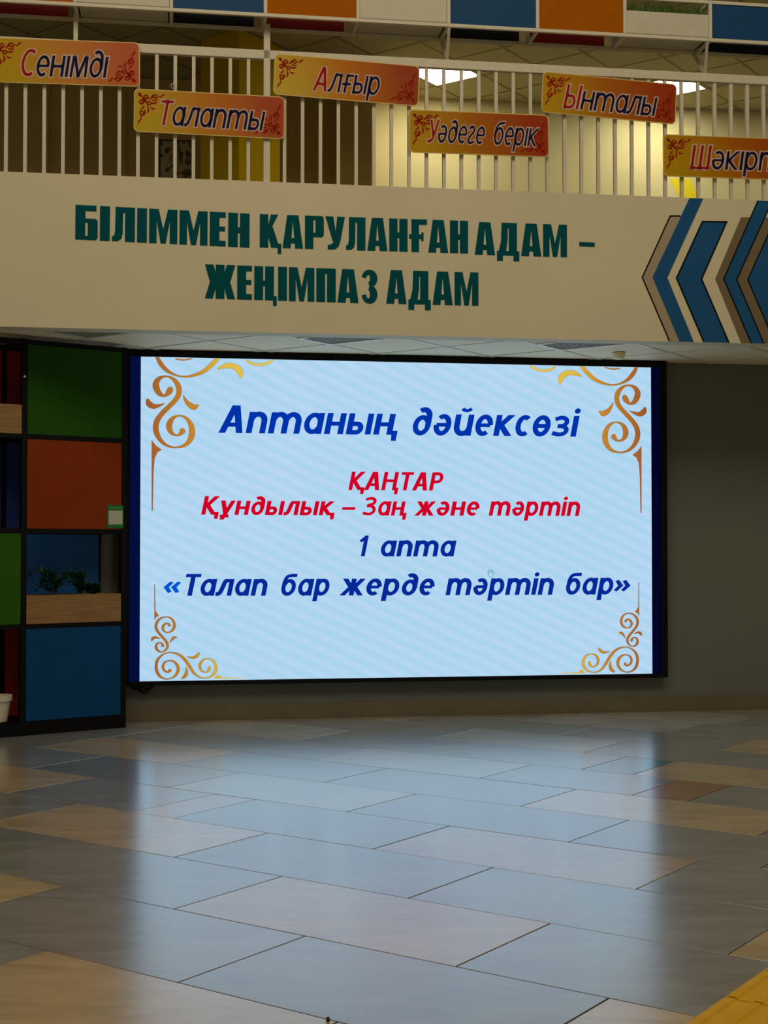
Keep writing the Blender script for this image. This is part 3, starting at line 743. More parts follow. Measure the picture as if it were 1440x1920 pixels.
# upper ceiling
lc = hitz(833, 138, UPC); UBASE = (lc.x - .6 * .5 * (GU[0] + GV[0]), lc.y - .6 * .5 * (GU[1] + GV[1]))
LAMPS = [(0, 0), (3, 3), (6, 6)]
f_ = BEAM.pt(0, 0, .05)
gpu = ceiling('ceiling_upper', UPC, UBASE, LAMPS, [((f_.x, f_.y), (-BEAM.n.x, -BEAM.n.y)), ((UW.p.x, UW.p.y), (UW.n.x, UW.n.y)), ((-5.5, 0), (1, 0)), ((6.5, 0), (-1, 0))],
              M_upceil, M_uptbar, -18, 16, -18, 16)
M_lamp = mat('lamp_diffuser', (255, 246, 205), emit=24)
for n, (i, j) in enumerate(LAMPS):
    c0 = gpu(i + .5, j + .5)
    t = thing('ceiling_lamp', (c0[0], c0[1], UPC), ['square lit ceiling panel lamp upstairs right of the third name board', 'square lit ceiling panel lamp upstairs above the right end of the fifth name board', 'square lit ceiling panel lamp beyond the right edge'][n], 'lamp', 'lit ceiling panels upstairs')
    def q(e0, z): return [(*gpu(i + e0, j + e0), z), (*gpu(i + 1 - e0, j + e0), z), (*gpu(i + 1 - e0, j + 1 - e0), z), (*gpu(i + e0, j + 1 - e0), z)]
    m = MB(); o_, i_ = q(.02, UPC - .003), q(.05, UPC - .003)
    for k in range(4): m.prism([o_[k], o_[(k + 1) % 4], i_[(k + 1) % 4], i_[k]], (0, 0, .02))
    m.build('lamp_frame', M_tbar, t)
    m = MB(); m.prism(q(.05, UPC + .002), (0, 0, .004)); m.build('diffuser', M_lamp, t)

# ------------------------------------------------------------------ name boards hung on the railing
SG = BEAM.off(-.004)
def sign_mat(name, c0, c1, c2, uL, wid):
    m = bpy.data.materials.new(name); m.use_nodes = True; nt = m.node_tree; b = nt.nodes['Principled BSDF']; b.inputs['Roughness'].default_value = .5; b.inputs['Specular IOR Level'].default_value = .12
    tc = nt.nodes.new('ShaderNodeTexCoord'); sp = nt.nodes.new('ShaderNodeSeparateXYZ'); nt.links.new(tc.outputs['Object'], sp.inputs[0])
    ma = nt.nodes.new('ShaderNodeMath'); ma.operation = 'MULTIPLY_ADD'; ma.inputs[1].default_value = 1 / wid; ma.inputs[2].default_value = .5
    nt.links.new(sp.outputs['X'], ma.inputs[0])
    mz = nt.nodes.new('ShaderNodeMath'); mz.operation = 'MULTIPLY_ADD'; mz.inputs[1].default_value = .35; nt.links.new(sp.outputs['Z'], mz.inputs[0]); nt.links.new(ma.outputs[0], mz.inputs[2])
    nz = nt.nodes.new('ShaderNodeTexNoise'); nz.inputs['Scale'].default_value = 5; nt.links.new(tc.outputs['Object'], nz.inputs['Vector'])
    mm = nt.nodes.new('ShaderNodeMath'); mm.operation = 'MULTIPLY_ADD'; mm.inputs[1].default_value = .14; nt.links.new(nz.outputs['Fac'], mm.inputs[0]); nt.links.new(mz.outputs[0], mm.inputs[2])
    r = nt.nodes.new('ShaderNodeValToRGB'); nt.links.new(mm.outputs[0], r.inputs[0])
    r.color_ramp.elements[0].position = .12; r.color_ramp.elements[1].position = 1.05 if False else 1.0
    r.color_ramp.elements[0].color = (*lin(c0), 1); r.color_ramp.elements[1].color = (*lin(c2), 1)
    e = r.color_ramp.elements.new(.6); e.color = (*lin(c1), 1)
    nt.links.new(r.outputs[0], b.inputs['Base Color'])
    return m
M_rim = mat('board_rim', (222, 190, 110), .5); M_out = mat('letter_outline', (214, 184, 170), .7, spec=.1); M_lred = mat('letter_red', (166, 24, 10), .7, spec=.1); M_lnavy = mat('letter_navy', (26, 22, 58), .7, spec=.1)
M_orn = mat('ornament_red', (150, 30, 4), .7, spec=.1)
M_tie = mat('cable_tie', (215, 210, 190), .5)
def orn_strokes():
    """scroll corner in units of the board height, origin at the corner, x right, y down"""
    k = 1 / 88.0; S = []
    def sp(cx, cy, r, a0, turns, dirn=1, w=2.9):
        pts = []
        n = int(12 * turns) + 4
        for i in range(n + 1):
            t = i / n; a = math.radians(a0) + dirn * 2 * math.pi * turns * t; rr = r * (1 - .72 * t); pts.append((cx + rr * math.cos(a), cy + rr * math.sin(a), w * (1 if i < n else 1.8)))
        S.append(pts)
    sp(22, 14, 6.5, 90, 1.3); sp(13, 25, 6.5, 0, 1.3, -1); sp(41, 12, 6, 150, 1.2, 1); sp(12, 48, 6, 110, 1.2, -1); sp(28, 27, 5, 200, 1.0, 1)
    for P in ([(5, 5, 2), (9, 9, 5), (14, 15, 1.5)], [(5, 11, 1), (9, 9, 3), (11, 4, 1)], [(14, 15, 2), (20, 22, 3.2), (27, 33, 1)], [(47, 10, 2), (52, 12, 2.4), (57, 7, 3.4), (61, 6, 1)], [(28, 18, 1.5), (33, 14, 3.4), (37, 8, 1.2)],
              [(10, 54, 2), (12, 61, 2.4), (7, 66, 3.2), (6, 73, 1)], [(18, 31, 1.5), (15, 37, 3.4), (9, 41, 1.2)], [(30, 24, 1), (39, 26, 4), (46, 22, 1)], [(24, 32, 1), (27, 41, 4), (24, 48, 1)], [(30, 33, 1), (36, 38, 3.4), (42, 36, 1)], [(33, 18, 1.5), (40, 20, 3.4), (47, 17, 1)],
              [(18, 40, 1.5), (20, 46, 3.2), (17, 54, 1)], [(22, 14, 3), (23, 16, 3)], [(13, 25, 3), (14, 27, 3)]):
        S.append(catmull(P, 4))
    return [[(x * k, y * k, w * k) for x, y, w in P] for P in S]
ORN = orn_strokes()
def sign(corners, words, lab, cols, red=(0,), tie=None, w=.125, X=.78):
    tl, tr, br, bl = [Vector(SG.hit(*c)) for c in corners]
    c = (tl + tr + br + bl) / 4; ex = ((tr - tl) + (br - bl)) / 2; ey = ((tl - bl) + (tr - br)) / 2
    wd, hg = ex.length, ey.length; ex.normalize(); ey = Vector((-ex.y, ex.x))
    bot = SG.pt(c.x, c.y, 0)
    t = thing('name_board', bot, lab, 'sign', 'name boards on the railing')
    def T(x, y, o): v = c + ex * x + ey * y; return SG.pt(v.x, v.y, o)
    def rr(wd, hg, r): return [(sx * (wd / 2 - r) + r * math.cos(math.radians(a0 + a_ )), sy * (hg / 2 - r) + r * math.sin(math.radians(a0 + a_))) for sx, sy, a0 in ((1, -1, -90), (1, 1, 0), (-1, 1, 90), (-1, -1, 180)) for a_ in range(0, 91, 15)]
    m = MB(); m.prism([T(x, y, .003) for x, y in rr(wd, hg, .034)], SG.n * .006); m.build('board', M_rim, t)
    m = MB(); m.prism([T(x, y, .0085) for x, y in rr(wd - .012, hg - .012, .030)], SG.n * .0012)
    m.build('face', sign_mat('board_gradient', *cols, 0, wd), t)
    for sgn in (1, -1):
        m = MB()
        for P in ORN:
            for q in ribbon([(p[0] * hg * .95, p[1] * hg * .95, p[2] * hg) for p in P]):
                m.poly([T(sgn * (-wd / 2 + .012 + x), sgn * (hg / 2 - .012 - y), .0101) for x, y in q])
        o = m.build('ornament', M_orn, t)
    for wi, (word, pl, pr, cp) in enumerate(words):
        sp_ = SG
        m = MB(); draw_word(m, sp_, word, pl, pr, cp, w, X, .0106, .17, grow=.10, gap=.085); m.build('letter_outline', M_out, t)
        first = wi == 0
        if first:
            m = MB(); draw_word(m, sp_, word, pl, pr, cp, w, X, .0112, .17, only={0}, gap=.085); o = m.build('initial_letter', M_lred, t); o['label'] = 'red initial letter'
        m = MB(); draw_word(m, sp_, word, pl, pr, cp, w, X, .0112, .17, only=set(range(1 if first else 0, len(word))), gap=.085); m.build('lettering', M_lnavy, t)
    if tie:
        m = MB(); u, z = SG.hit(*tie); m.tube([SG.pt(u - .012, z - .01, .004), SG.pt(u - .02, z + .012, .012), SG.pt(u + .0, z + .03, .0), SG.pt(u + .012, z + .012, -.0)], .003, 6); m.build('cable_tie', M_tie, t)
CA = ((190, 158, 8), (200, 128, 48), (196, 96, 58)); CB = ((196, 164, 36), (196, 118, 26), (176, 74, 36)); CC = ((204, 172, 58), (196, 112, 8), (160, 66, 22)); CD = ((190, 148, 4), (176, 96, 0), (164, 56, 6))
sign([(-20, 71), (262, 80), (262, 164), (-20, 154)], [('Сенıмдı', (37, 143.5), (205, 147), 51)], 'orange and yellow board at the far left reading Сенімді', CA)
sign([(251, 167), (534, 182), (533, 262), (251, 247)], [('Талаптыı'[:7], (295, 234.5), (497, 246), 46.5)], 'orange and yellow board with a red capital Т, second from left', CB, tie=(326, 164))
sign([(514, 101), (786, 124), (785, 201), (513, 177)], [('Алғыр', (586, 170.5), (714, 180), 45)], 'tilted board reading Алғыр, third from left, beside the thick post', CC)
sign([(767, 206), (1029, 216), (1028, 296), (766, 286)], [('Уәдеге', (800, 267.5), (911, 271.5), 43), ('берıк', (923, 272), (1010, 276), 44)], 'low board with two words reading Уәдеге берік', CD)
sign([(1017, 133), (1268, 160), (1266, 233), (1014, 212)], [('Ынталы', (1055, 203), (1231, 219), 45)], 'tilted board reading Ынталы below the handrail, second from right', CD)
sign([(1243, 253), (1520, 262), (1518, 341), (1242, 330)], [('Шәкıрт', (1293, 317.5), (1465, 321.5), 45)], 'lowest board cut by the right edge, with a red capital Ш', CD)

# ------------------------------------------------------------------ LED screen
LED = WALL.off(.10)
A_, B_ = LED.hit(263.3, 900)[0], LED.hit(1221.3, 900)[0]
zt_ = (LED.hit(264, 668.9)[1] + LED.hit(1221, 688.3)[1] + LED.hit(740, 679.5)[1]) / 3; zb_ = (LED.hit(262, 1278)[1] + LED.hit(1222, 1262.5)[1]) / 2
eL, eR = LED.hit(221, 900)[0], LED.hit(1250.5, 900)[0]; eT = zt_ + .055; eB = zb_ - .032
led = thing('led_screen', LED.pt((A_ + B_) / 2, eB, -.05), 'large glowing pale blue video wall with blue and red text', 'screen')
m = MB(); m.prism([LED.pt(eL, eB, -.004), LED.pt(eR, eB, -.004), LED.pt(eR, eB, -.1), LED.pt(eL, eB, -.1)], (0, 0, eT - eB)); m.build('cabinet', M_black, led)
m = MB(); 
for (x0, x1, z0, z1) in ((eL, eR, zt_ + .002, eT), (eL, eR, eB, zb_ - .002), (LED.hit(1239, 900)[0], eR, zb_, zt_), (eL, LED.hit(243, 900)[0], zb_, zt_)):
    m.prism([LED.pt(x0, z0, .004), LED.pt(x1, z0, .004), LED.pt(x1, z0, -.004), LED.pt(x0, z0, -.004)], (0, 0, z1 - z0))
m.build('frame', M_black, led)
def emat(name, rgb, s=1.0): return mat(name, rgb, emit=s)
M_scr = bpy.data.materials.new('screen_light'); M_scr.use_nodes = True
nt = M_scr.node_tree; bs = nt.nodes['Principled BSDF']; bs.inputs['Base Color'].default_value = (0, 0, 0, 1); bs.inputs['Specular IOR Level'].default_value = 0
tc = nt.nodes.new('ShaderNodeTexCoord'); mp = nt.nodes.new('ShaderNodeMapping'); mp.inputs['Rotation'].default_value = (0, math.radians(-26), 0)
nt.links.new(tc.outputs['Object'], mp.inputs[0])
wv = nt.nodes.new('ShaderNodeTexWave'); wv.bands_direction = 'Z'; wv.inputs['Scale'].default_value = 3.6; wv.inputs['Distortion'].default_value = 1.6; wv.inputs['Detail'].default_value = 2; wv.inputs['Detail Scale'].default_value = .7
nt.links.new(mp.outputs[0], wv.inputs['Vector'])
nz = nt.nodes.new('ShaderNodeTexNoise'); nz.inputs['Scale'].default_value = .9; nz.inputs['Detail'].default_value = 1; nt.links.new(tc.outputs['Object'], nz.inputs['Vector'])
r1 = nt.nodes.new('ShaderNodeValToRGB'); r1.color_ramp.elements[0].color = (*lin((171, 212, 239)), 1); r1.color_ramp.elements[1].color = (*lin((184, 215, 242)), 1)
nt.links.new(wv.outputs['Fac'], r1.inputs[0])
r2 = nt.nodes.new('ShaderNodeValToRGB'); r2.color_ramp.elements[0].color = (.96, .99, .99, 1); r2.color_ramp.elements[1].color = (1.02, 1.0, 1.0, 1); r2.color_ramp.elements[0].position = .3; r2.color_ramp.elements[1].position = .7
nt.links.new(nz.outputs['Fac'], r2.inputs[0])
mx = nt.nodes.new('ShaderNodeMix'); mx.data_type = 'RGBA'; mx.blend_type = 'MULTIPLY'; mx.inputs[0].default_value = 1
nt.links.new(r1.outputs[0], mx.inputs[6]); nt.links.new(r2.outputs[0], mx.inputs[7]); nt.links.new(mx.outputs[2], bs.inputs['Emission Color'])
SCR_E = 1.0
bs.inputs['Emission Strength'].default_value = SCR_E
m = MB(); m.prism([LED.pt(A_, zb_, .001), LED.pt(B_, zb_, .001), LED.pt(B_, zb_, -.004), LED.pt(A_, zb_, -.004)], (0, 0, zt_ - zb_)); o = m.build('display', M_scr, led); o['label'] = 'pale blue lit picture area'
for x0, x1, c_, l_ in ((LED.hit(243.5, 900)[0], A_ - .0005, (3, 13, 58), 'deep blue lit strip'), (B_ + .0005, LED.hit(1238.5, 900)[0], (3, 3, 36), 'dark navy lit strip')):
    m = MB(); m.prism([LED.pt(x0, zb_, .001), LED.pt(x1, zb_, .001), LED.pt(x1, zb_, -.004), LED.pt(x0, zb_, -.004)], (0, 0, zt_ - zb_)); o = m.build('side_strip', emat('side_strip_light', c_), led); o['label'] = l_
E_blue = emat('screen_blue_text', (0, 50, 170)); E_red = emat('screen_red_text', (205, 2, 38)); E_bb = emat('screen_bright_blue', (0, 84, 205)); E_b2 = emat('screen_darker_blue', (4, 40, 150))
TX = [('Аптаның', (410, 811.5), (746, 815.5), 52, E_blue), ('дәйексөзі', (770, 816), (1087, 819), 52, E_blue),
      ('ҚАҢТАР', (653, 918.7), (832, 920), 34.5, E_red),
      ('Құндылық', (377, 965), (630, 966.5), 35, E_red), ('–', (639, 966), (669, 966), 35, E_red), ('Заң', (679, 966.5), (763, 967), 35, E_red), ('жәнe'.replace('e', 'е'), (777, 967), (901, 967), 35, E_red), ('тәртіп', (916, 967), (1090, 967.5), 35, E_red),
      ('1', (668, 1043), (690, 1043), 39, E_b2), ('апта', (711, 1043.3), (856, 1043.3), 39, E_b2),
      ('«', (303, 1117), (341, 1117), 41, E_bb), ('Талап', (341, 1117), (504, 1117), 41, E_b2), ('бар', (524, 1117), (621, 1116.5), 41, E_b2), ('жерде', (637, 1116.5), (817, 1116), 41, E_b2), ('тәртіп', (835, 1116), (1041, 1115.2), 41, E_b2), ('бар', (1058, 1115), (1153, 1114.6), 41, E_b2), ('»', (1149, 1114), (1185, 1114), 41, E_b2)]
for word, pl, pr, cp, m_ in TX:
    m = MB(); draw_word(m, LED, word, pl, pr, cp, .185, .77, .0022, .2, gap=.085); m.build('lettering', m_, led)
# gold scrolls: colour runs from brown at the sides to yellow towards the middle
M_gold = bpy.data.materials.new('screen_gold'); M_gold.use_nodes = True; nt = M_gold.node_tree; bs = nt.nodes['Principled BSDF']; bs.inputs['Base Color'].default_value = (0, 0, 0, 1); bs.inputs['Specular IOR Level'].default_value = 0
tc = nt.nodes.new('ShaderNodeTexCoord'); sp = nt.nodes.new('ShaderNodeSeparateXYZ'); nt.links.new(tc.outputs['Object'], sp.inputs[0])
ab = nt.nodes.new('ShaderNodeMath'); ab.operation = 'ABSOLUTE'; nt.links.new(sp.outputs['X'], ab.inputs[0])
mr = nt.nodes.new('ShaderNodeMapRange'); mr.inputs[1].default_value = 1.88; mr.inputs[2].default_value = .95; nt.links.new(ab.outputs[0], mr.inputs[0])
r = nt.nodes.new('ShaderNodeValToRGB'); nt.links.new(mr.outputs[0], r.inputs[0]); r.color_ramp.elements[0].color = (*lin((158, 88, 44)), 1); r.color_ramp.elements[1].color = (*lin((226, 200, 92)), 1)
e = r.color_ramp.elements.new(.38); e.color = (*lin((196, 134, 44)), 1); e = r.color_ramp.elements.new(.6); e.color = (*lin((222, 184, 70)), 1)
nt.links.new(r.outputs[0], bs.inputs['Emission Color']); bs.inputs['Emission Strength'].default_value = 1
M_gedge = emat('screen_scroll_edge', (106, 96, 62))
def scroll(items, org, scl, wk, mirror):
    for kind_, pts in items:
        gm, em = MB(), MB()
        if kind_ == 'p': Q = [[(x, y) for x, y in pts]]; QE = None
        else:
            c = catmull([(float(a_), float(b_), float(c_)) for a_, b_, c_ in pts], 6); c = [(x, y, max(w_, 3)) for x, y, w_ in c]
            Q = ribbon(c, round_ends=True); QE = ribbon([(x, y, w_ + 3.6 * scl / 4.8) for x, y, w_ in c], round_ends=True)
        for QQ, mb, off in ((Q, gm, .0022), (QE, em, .0016)):
            if QQ is None: continue
            for q in QQ:
                P = []
                for x, y in q:
                    u, z = LED.hit(org[0] + x / scl, org[1] + y / scl); z = min(z, zt_ - .001); z = max(z, zb_ + .001)
                    if mirror: u = A_ + B_ - u
                    P.append(LED.pt(u, z, off))
                mb.poly(P, kind_ == 'p')
        g_ = gm.build('gold_scroll', M_gold, led)
        if QE: em.build('scroll_edge', M_gedge, g_)
TLI = [('s', [(380, 338, 50), (366, 362, 52), (330, 394, 20), (285, 375, 42), (256, 325, 56), (252, 280, 52), (280, 240, 36), (320, 222, 18), (360, 222, 14), (405, 243, 28), (442, 285, 42), (460, 335, 46), (450, 395, 44), (415, 445, 40), (370, 490, 40), (310, 550, 42), (266, 610, 46), (250, 670, 50), (258, 730, 46), (290, 790, 36), (340, 835, 24), (400, 857, 14), (450, 857, 14), (510, 840, 28), (555, 795, 44), (576, 735, 52), (572, 675, 48), (548, 622, 34), (515, 590, 22), (475, 575, 12), (430, 580, 18), (390, 612, 40), (370, 660, 52), (378, 705, 44), (405, 738, 26), (440, 750, 14), (470, 738, 28), (490, 712, 50)]),
       ('s', [(178, 436, 30), (190, 466, 52), (230, 490, 42), (280, 482, 24), (328, 464, 6)]), ('s', [(498, 392, 6), (515, 430, 24), (550, 472, 42), (594, 496, 50), (624, 484, 24)]),
       ('p', [(215, 793), (250, 840), (305, 880), (265, 905), (240, 960), (230, 1100), (224, 1430), (212, 1430), (212, 793)]),
       ('s', [(262, 47, 28), (292, 102, 38), (345, 162, 32), (420, 205, 16), (500, 222, 12), (580, 213, 22), (680, 175, 34), (760, 108, 40), (803, 62, 36)]),
       ('s', [(430, 62, 8), (500, 72, 12), (575, 60, 8)]), ('s', [(1068, 78, 14), (1120, 106, 22), (1200, 115, 20), (1260, 98, 24), (1300, 78, 14)]),
       ('s', [(814, 150, 12), (870, 128, 40), (930, 124, 46), (985, 148, 54), (1012, 190, 52), (1016, 228, 18)])]
BLI = [('s', [(180, 100, 5), (181, 240, 6), (182, 370, 9)]), ('p', [(176, 372), (190, 385), (203, 410), (230, 446), (198, 462), (176, 500)]),
       ('s', [(345, 552, 30), (322, 532, 14), (290, 545, 22), (270, 580, 26), (284, 618, 18), (325, 635, 9), (370, 618, 22), (400, 575, 28), (396, 520, 26), (362, 475, 16), (310, 460, 9), (250, 475, 18), (206, 520, 26), (195, 575, 28), (215, 625, 26), (260, 680, 26), (305, 730, 28), (325, 780, 28), (310, 825, 20), (265, 855, 9), (225, 845, 20), (197, 810, 28), (202, 770, 22), (230, 750, 12), (258, 758, 18), (272, 782, 32)]),
       ('s', [(148, 722, 16), (160, 702, 30), (190, 690, 22), (238, 704, 5)]), ('s', [(352, 750, 5), (374, 715, 22), (400, 692, 26), (426, 692, 10)]),
       ('s', [(352, 1062, 34), (325, 1080, 20), (290, 1062, 22), (272, 1022, 26), (290, 976, 20), (335, 953, 10), (390, 960, 20), (434, 1005, 32), (443, 1060, 32), (412, 1120, 24), (350, 1155, 10), (280, 1152, 16), (222, 1108, 30), (197, 1030, 32), (210, 950, 28), (260, 892, 16), (330, 862, 9), (400, 866, 16), (470, 895, 26), (530, 955, 32), (580, 1030, 32), (630, 1100, 24), (690, 1140, 14), (750, 1148, 10), (820, 1125, 20), (864, 1070, 32), (868, 1010, 32), (838, 955, 22), (780, 931, 9), (722, 946, 20), (688, 1000, 28), (702, 1058, 22), (750, 1084, 12), (786, 1062, 26), (796, 1034, 32)]),
       ('s', [(548, 908, 5), (600, 918, 22), (648, 905, 32), (678, 872, 22)]), ('s', [(530, 1022, 5), (540, 1070, 28), (525, 1120, 38), (492, 1148, 22)]),
       ('p', [(845, 1157), (888, 1105), (935, 1140), (1180, 1146), (1180, 1152)])]
for mi in (False, True): scroll(TLI, (240, 660), 4.8, 1, mi); scroll(BLI, (260, 1080), 6.0, 1, mi)
# mouse pointer, a small open hand
m = MB(); E_ptr = emat('screen_pointer', (120, 172, 200))
for P in ([(914, 1074, 1.4), (916, 1079, 1.4), (918, 1082, 1.4), (923, 1082, 1.4), (925, 1077, 1.4), (925, 1072, 1.4)], [(916, 1077, 1.4), (916, 1070, 1.4)], [(919, 1075, 1.4), (918.5, 1068.5, 1.4)], [(922, 1075, 1.4), (921.5, 1069, 1.4)], [(914, 1074, 1.4), (916, 1070, 1.4), (918.5, 1068.3, 1.4), (921.5, 1069, 1.4), (924, 1071, 1.4), (925, 1074, 1.4)]):
    for q in ribbon(P): m.poly([LED.pt(*LED.hit(x, y), .003) for x, y in q])
m.build('mouse_pointer', E_ptr, led)
# black cables hanging from the screen near the shelf
cb = MB(); rc = random.Random(5)
for k in range(5):
    x0 = 238 + k * 6; x1 = 268 + k * 6; dip = 1291 + k * 3 % 11
    pts = [WALL.off(.05).pt(*WALL.off(.05).hit(x0 + (x1 - x0) * t, 1279 + (dip - 1279) * math.sin(math.pi * t) ** .7)) for t in [i / 12 for i in range(13)]]
    cb.tube(pts, .006, 6)
m = cb.build('cable', M_black); tag(m, 'tangle of black cables hanging under the left end of the screen', 'cable')

# ------------------------------------------------------------------ coloured cube shelf at the left
a, b = hitz(237, 1364, 0), hitz(0, 1383.5, 0)
SH = Plane(a, math.atan2(a.y - b.y, a.x - b.x)); SD = .40
ht = lambda y: SH.hit(236, y)[1]
zT = ht(659) + .028
cs = thing('cube_shelf', SH.pt(-.75, 0, -.2), 'tall black framed shelf with green, orange and blue square panels at the left', 'shelf')
fw = .020                                               # half width of a frame bar
uR, uM = -fw - .004, SH.hit(45.2, 1000)[0]; pw = uR - uM; cols_ = [uR - k * pw for k in range(4)]
zc = [ht(1168.5), ht(997), ht(827)]                     # cross bars
def cbar(p0, p1, hw=fw, name='frame_bar', m_=M_black):
    p0, p1 = Vector(p0), Vector(p1); d = p1 - p0; d2 = d.normalized()
    a_ = Vector((0, 0, 1)) if abs(d2.z) < .9 else SH.d; b_ = d2.cross(a_).normalized(); a_ = b_.cross(d2).normalized()
    m = MB(); m.obox((p0 + p1) / 2, d / 2, a_ * hw, b_ * hw); return m.build(name, m_, cs, bevel=.002)
zB = ht(1339) - .004
for dp in (-.0, -SD):
    for u in cols_: cbar(SH.pt(u, 0, dp - fw), SH.pt(u, zT, dp - fw))
    for z in zc + [zT - fw]:
        for k in range(3): cbar(SH.pt(cols_[k + 1] + fw, z, dp - fw), SH.pt(cols_[k] - fw, z, dp - fw), .0165)
for z in zc + [zT - fw]:
    for u in cols_: cbar(SH.pt(u, z, -fw * 2), SH.pt(u, z, -SD), .0165)
for k in range(3):
    m = MB(); m.prism([SH.pt(cols_[k + 1] + fw, 0, -.004), SH.pt(cols_[k] - fw, 0, -.004), SH.pt(cols_[k] - fw, 0, -SD), SH.pt(cols_[k + 1] + fw, 0, -SD)], (0, 0, zB)); m.build('plinth', M_black, cs)
M_grn = mat('shelf_green_board', (34, 84, 4), .7, .05, 6, .1, bscale=90, spec=.15); M_grn2 = mat('shelf_light_green_board', (46, 94, 6), .7, .05, 6, .1, bscale=90, spec=.15)
M_sor = mat('shelf_orange_board', (138, 52, 2), .7, .05, 6, .1, bscale=90, spec=.15); M_sbl = mat('shelf_blue_board', (4, 70, 118), .7, .05, 6, .1, bscale=90, spec=.15)
M_rbl = mat('rear_blue_board', (20, 100, 180), .6, .05, 6); M_rrd = mat('rear_red_board', (165, 14, 10), .6, .08, 6); M_rnv = mat('rear_navy_board', (16, 44, 120), .6, .05, 6)
M_wood = mat('wood_board', (150, 112, 66), .6, .22, 5, .1, bscale=30, stretch=(1, 1, 14))
zr = [zB + .004] + zc + [zT - fw]
def cell(k, r):   # inner rectangle of cell in column k, row r from the bottom
    return cols_[k + 1] + fw, cols_[k] - fw, (zr[r] + (.0165 if r else 0)), zr[r + 1] - .0165
def board(k, r, m_, name, dp, lab=None, z0=None, z1=None, us=0):
    ua, ub, za, zb2 = cell(k, r); za = z0 if z0 is not None else za + .001; zb2 = z1 if z1 is not None else zb2 - .001; ub -= us
    m = MB(); m.prism([SH.pt(ua + .001, za, dp), SH.pt(ub - .001, za, dp), SH.pt(ub - .001, za, dp - .016), SH.pt(ua + .001, za, dp - .016)], (0, 0, zb2 - za)); o = m.build(name, m_, cs, bevel=.001)
    if lab: o['label'] = lab
    return o
board(0, 3, M_grn, 'door', -.002, 'green square panel'); board(0, 2, M_sor, 'door', -.002, 'orange square panel'); board(0, 0, M_sbl, 'door', -.002, 'blue square panel')
board(1, 1, M_grn2, 'door', -.002, 'light green square panel')
board(2, 3, M_sbl, 'door', -.002, 'blue square panel'); board(2, 2, M_grn, 'door', -.002, 'green square panel'); board(2, 0, M_sor, 'door', -.002, 'orange square panel')
board(0, 1, M_rbl, 'rear_panel', -SD + .02, 'blue rear panel')
board(1, 3, M_rrd, 'rear_panel', -SD + .02, 'dark red rear panel'); board(1, 2, M_rnv, 'rear_panel', -SD + .02, 'navy rear panel'); board(1, 0, M_rrd, 'rear_panel', -SD + .02, 'dark red rear panel'); board(2, 1, M_rnv, 'rear_panel', -SD + .02, 'navy rear panel')
def trough(k, r, ztop):
    ua, ub, za, zz2 = cell(k, r); e = .014
    m = MB(); o_ = [SH.pt(ua + .001, za, -.002), SH.pt(ub - .001, za, -.002), SH.pt(ub - .001, za, -.26), SH.pt(ua + .001, za, -.26)]
    i_ = [SH.pt(ua + e, za, -.002 - e), SH.pt(ub - e, za, -.002 - e), SH.pt(ub - e, za, -.26 + e), SH.pt(ua + e, za, -.26 + e)]
    for q in range(4): m.prism([o_[q], o_[(q + 1) % 4], i_[(q + 1) % 4], i_[q]], (0, 0, ztop - za))
    m.prism([v + Vector((0, 0, .001)) for v in i_], (0, 0, .01))
    o = m.build('planter_board', M_wood, cs); o['label'] = 'light wood planter trough'
    m = MB(); m.prism([v + Vector((0, 0, .012)) for v in i_], (0, 0, ztop - za - .035)); m.build('soil', M_soil, o)
    return (ua, ub, ztop - .025)
t01 = trough(0, 1, ht(1112.5)); 
trough(1, 3, SH.hit(40, 759)[1])
# cell bottoms
for k, r in ((1, 2), (1, 0), (2, 1)):
    ua, ub, za, zz2 = cell(k, r)
    m = MB(); m.prism([SH.pt(ua, za - .004, -.03), SH.pt(ub, za - .004, -.03), SH.pt(ub, za - .004, -SD), SH.pt(ua, za - .004, -SD)], (0, 0, .008)); m.build('shelf_board', M_black, cs)
# rear panels behind the doors of the right column, seen obliquely through the open cells
for r_, m_, l_ in ((3, M_rrd, 'dark red rear panel'), (2, M_rnv, 'navy rear panel'), (0, M_rrd, 'dark red rear panel')):
    board(0, r_, m_, 'rear_panel', -SD + .02, l_)
# small green card and white dot on the shelf
M_card = mat('green_card', (20, 120, 52), .4); M_cardw = mat('card_white', (190, 190, 170), .4)
c0_, c1_ = SH.hit(201, 947), SH.hit(231, 990)
cd = thing('notice_card', SH.pt((c0_[0] + c1_[0]) / 2, c1_[1], .0), 'small green card with a white square stuck on the orange shelf panel', 'card')
m = MB(); m.prism([SH.pt(c0_[0], c1_[1], -.0005), SH.pt(c1_[0], c1_[1], -.0005), SH.pt(c1_[0], c1_[1], .001), SH.pt(c0_[0], c1_[1], .001)], (0, 0, c0_[1] - c1_[1])); m.build('card', M_card, cd)
w0, w1 = SH.hit(203.5, 957), SH.hit(229.5, 983.5)
m = MB(); m.poly([SH.pt(w0[0], w1[1], .0016), SH.pt(w1[0], w1[1], .0016), SH.pt(w1[0], w0[1], .0016), SH.pt(w0[0], w0[1], .0016)]); m.build('blank_label', M_cardw, cd)
m = MB(); g0_, g1_ = SH.hit(204, 950.8), SH.hit(229, 953.5); m.poly([SH.pt(g0_[0], g1_[1], .0016), SH.pt(g1_[0], g1_[1], .0016), SH.pt(g1_[0], g0_[1], .0016), SH.pt(g0_[0], g0_[1], .0016)]); m.build('print_line', mat('card_print', (90, 150, 100), .4), cd)
u_, z_ = SH.hit(46, 706); m = MB(); m.tube([SH.pt(u_, z_, -.001), SH.pt(u_, z_, .006)], .009, 10); tag(m.build('magnet', M_white), 'tiny white button stuck on the black shelf frame beside the green panel', 'magnet')
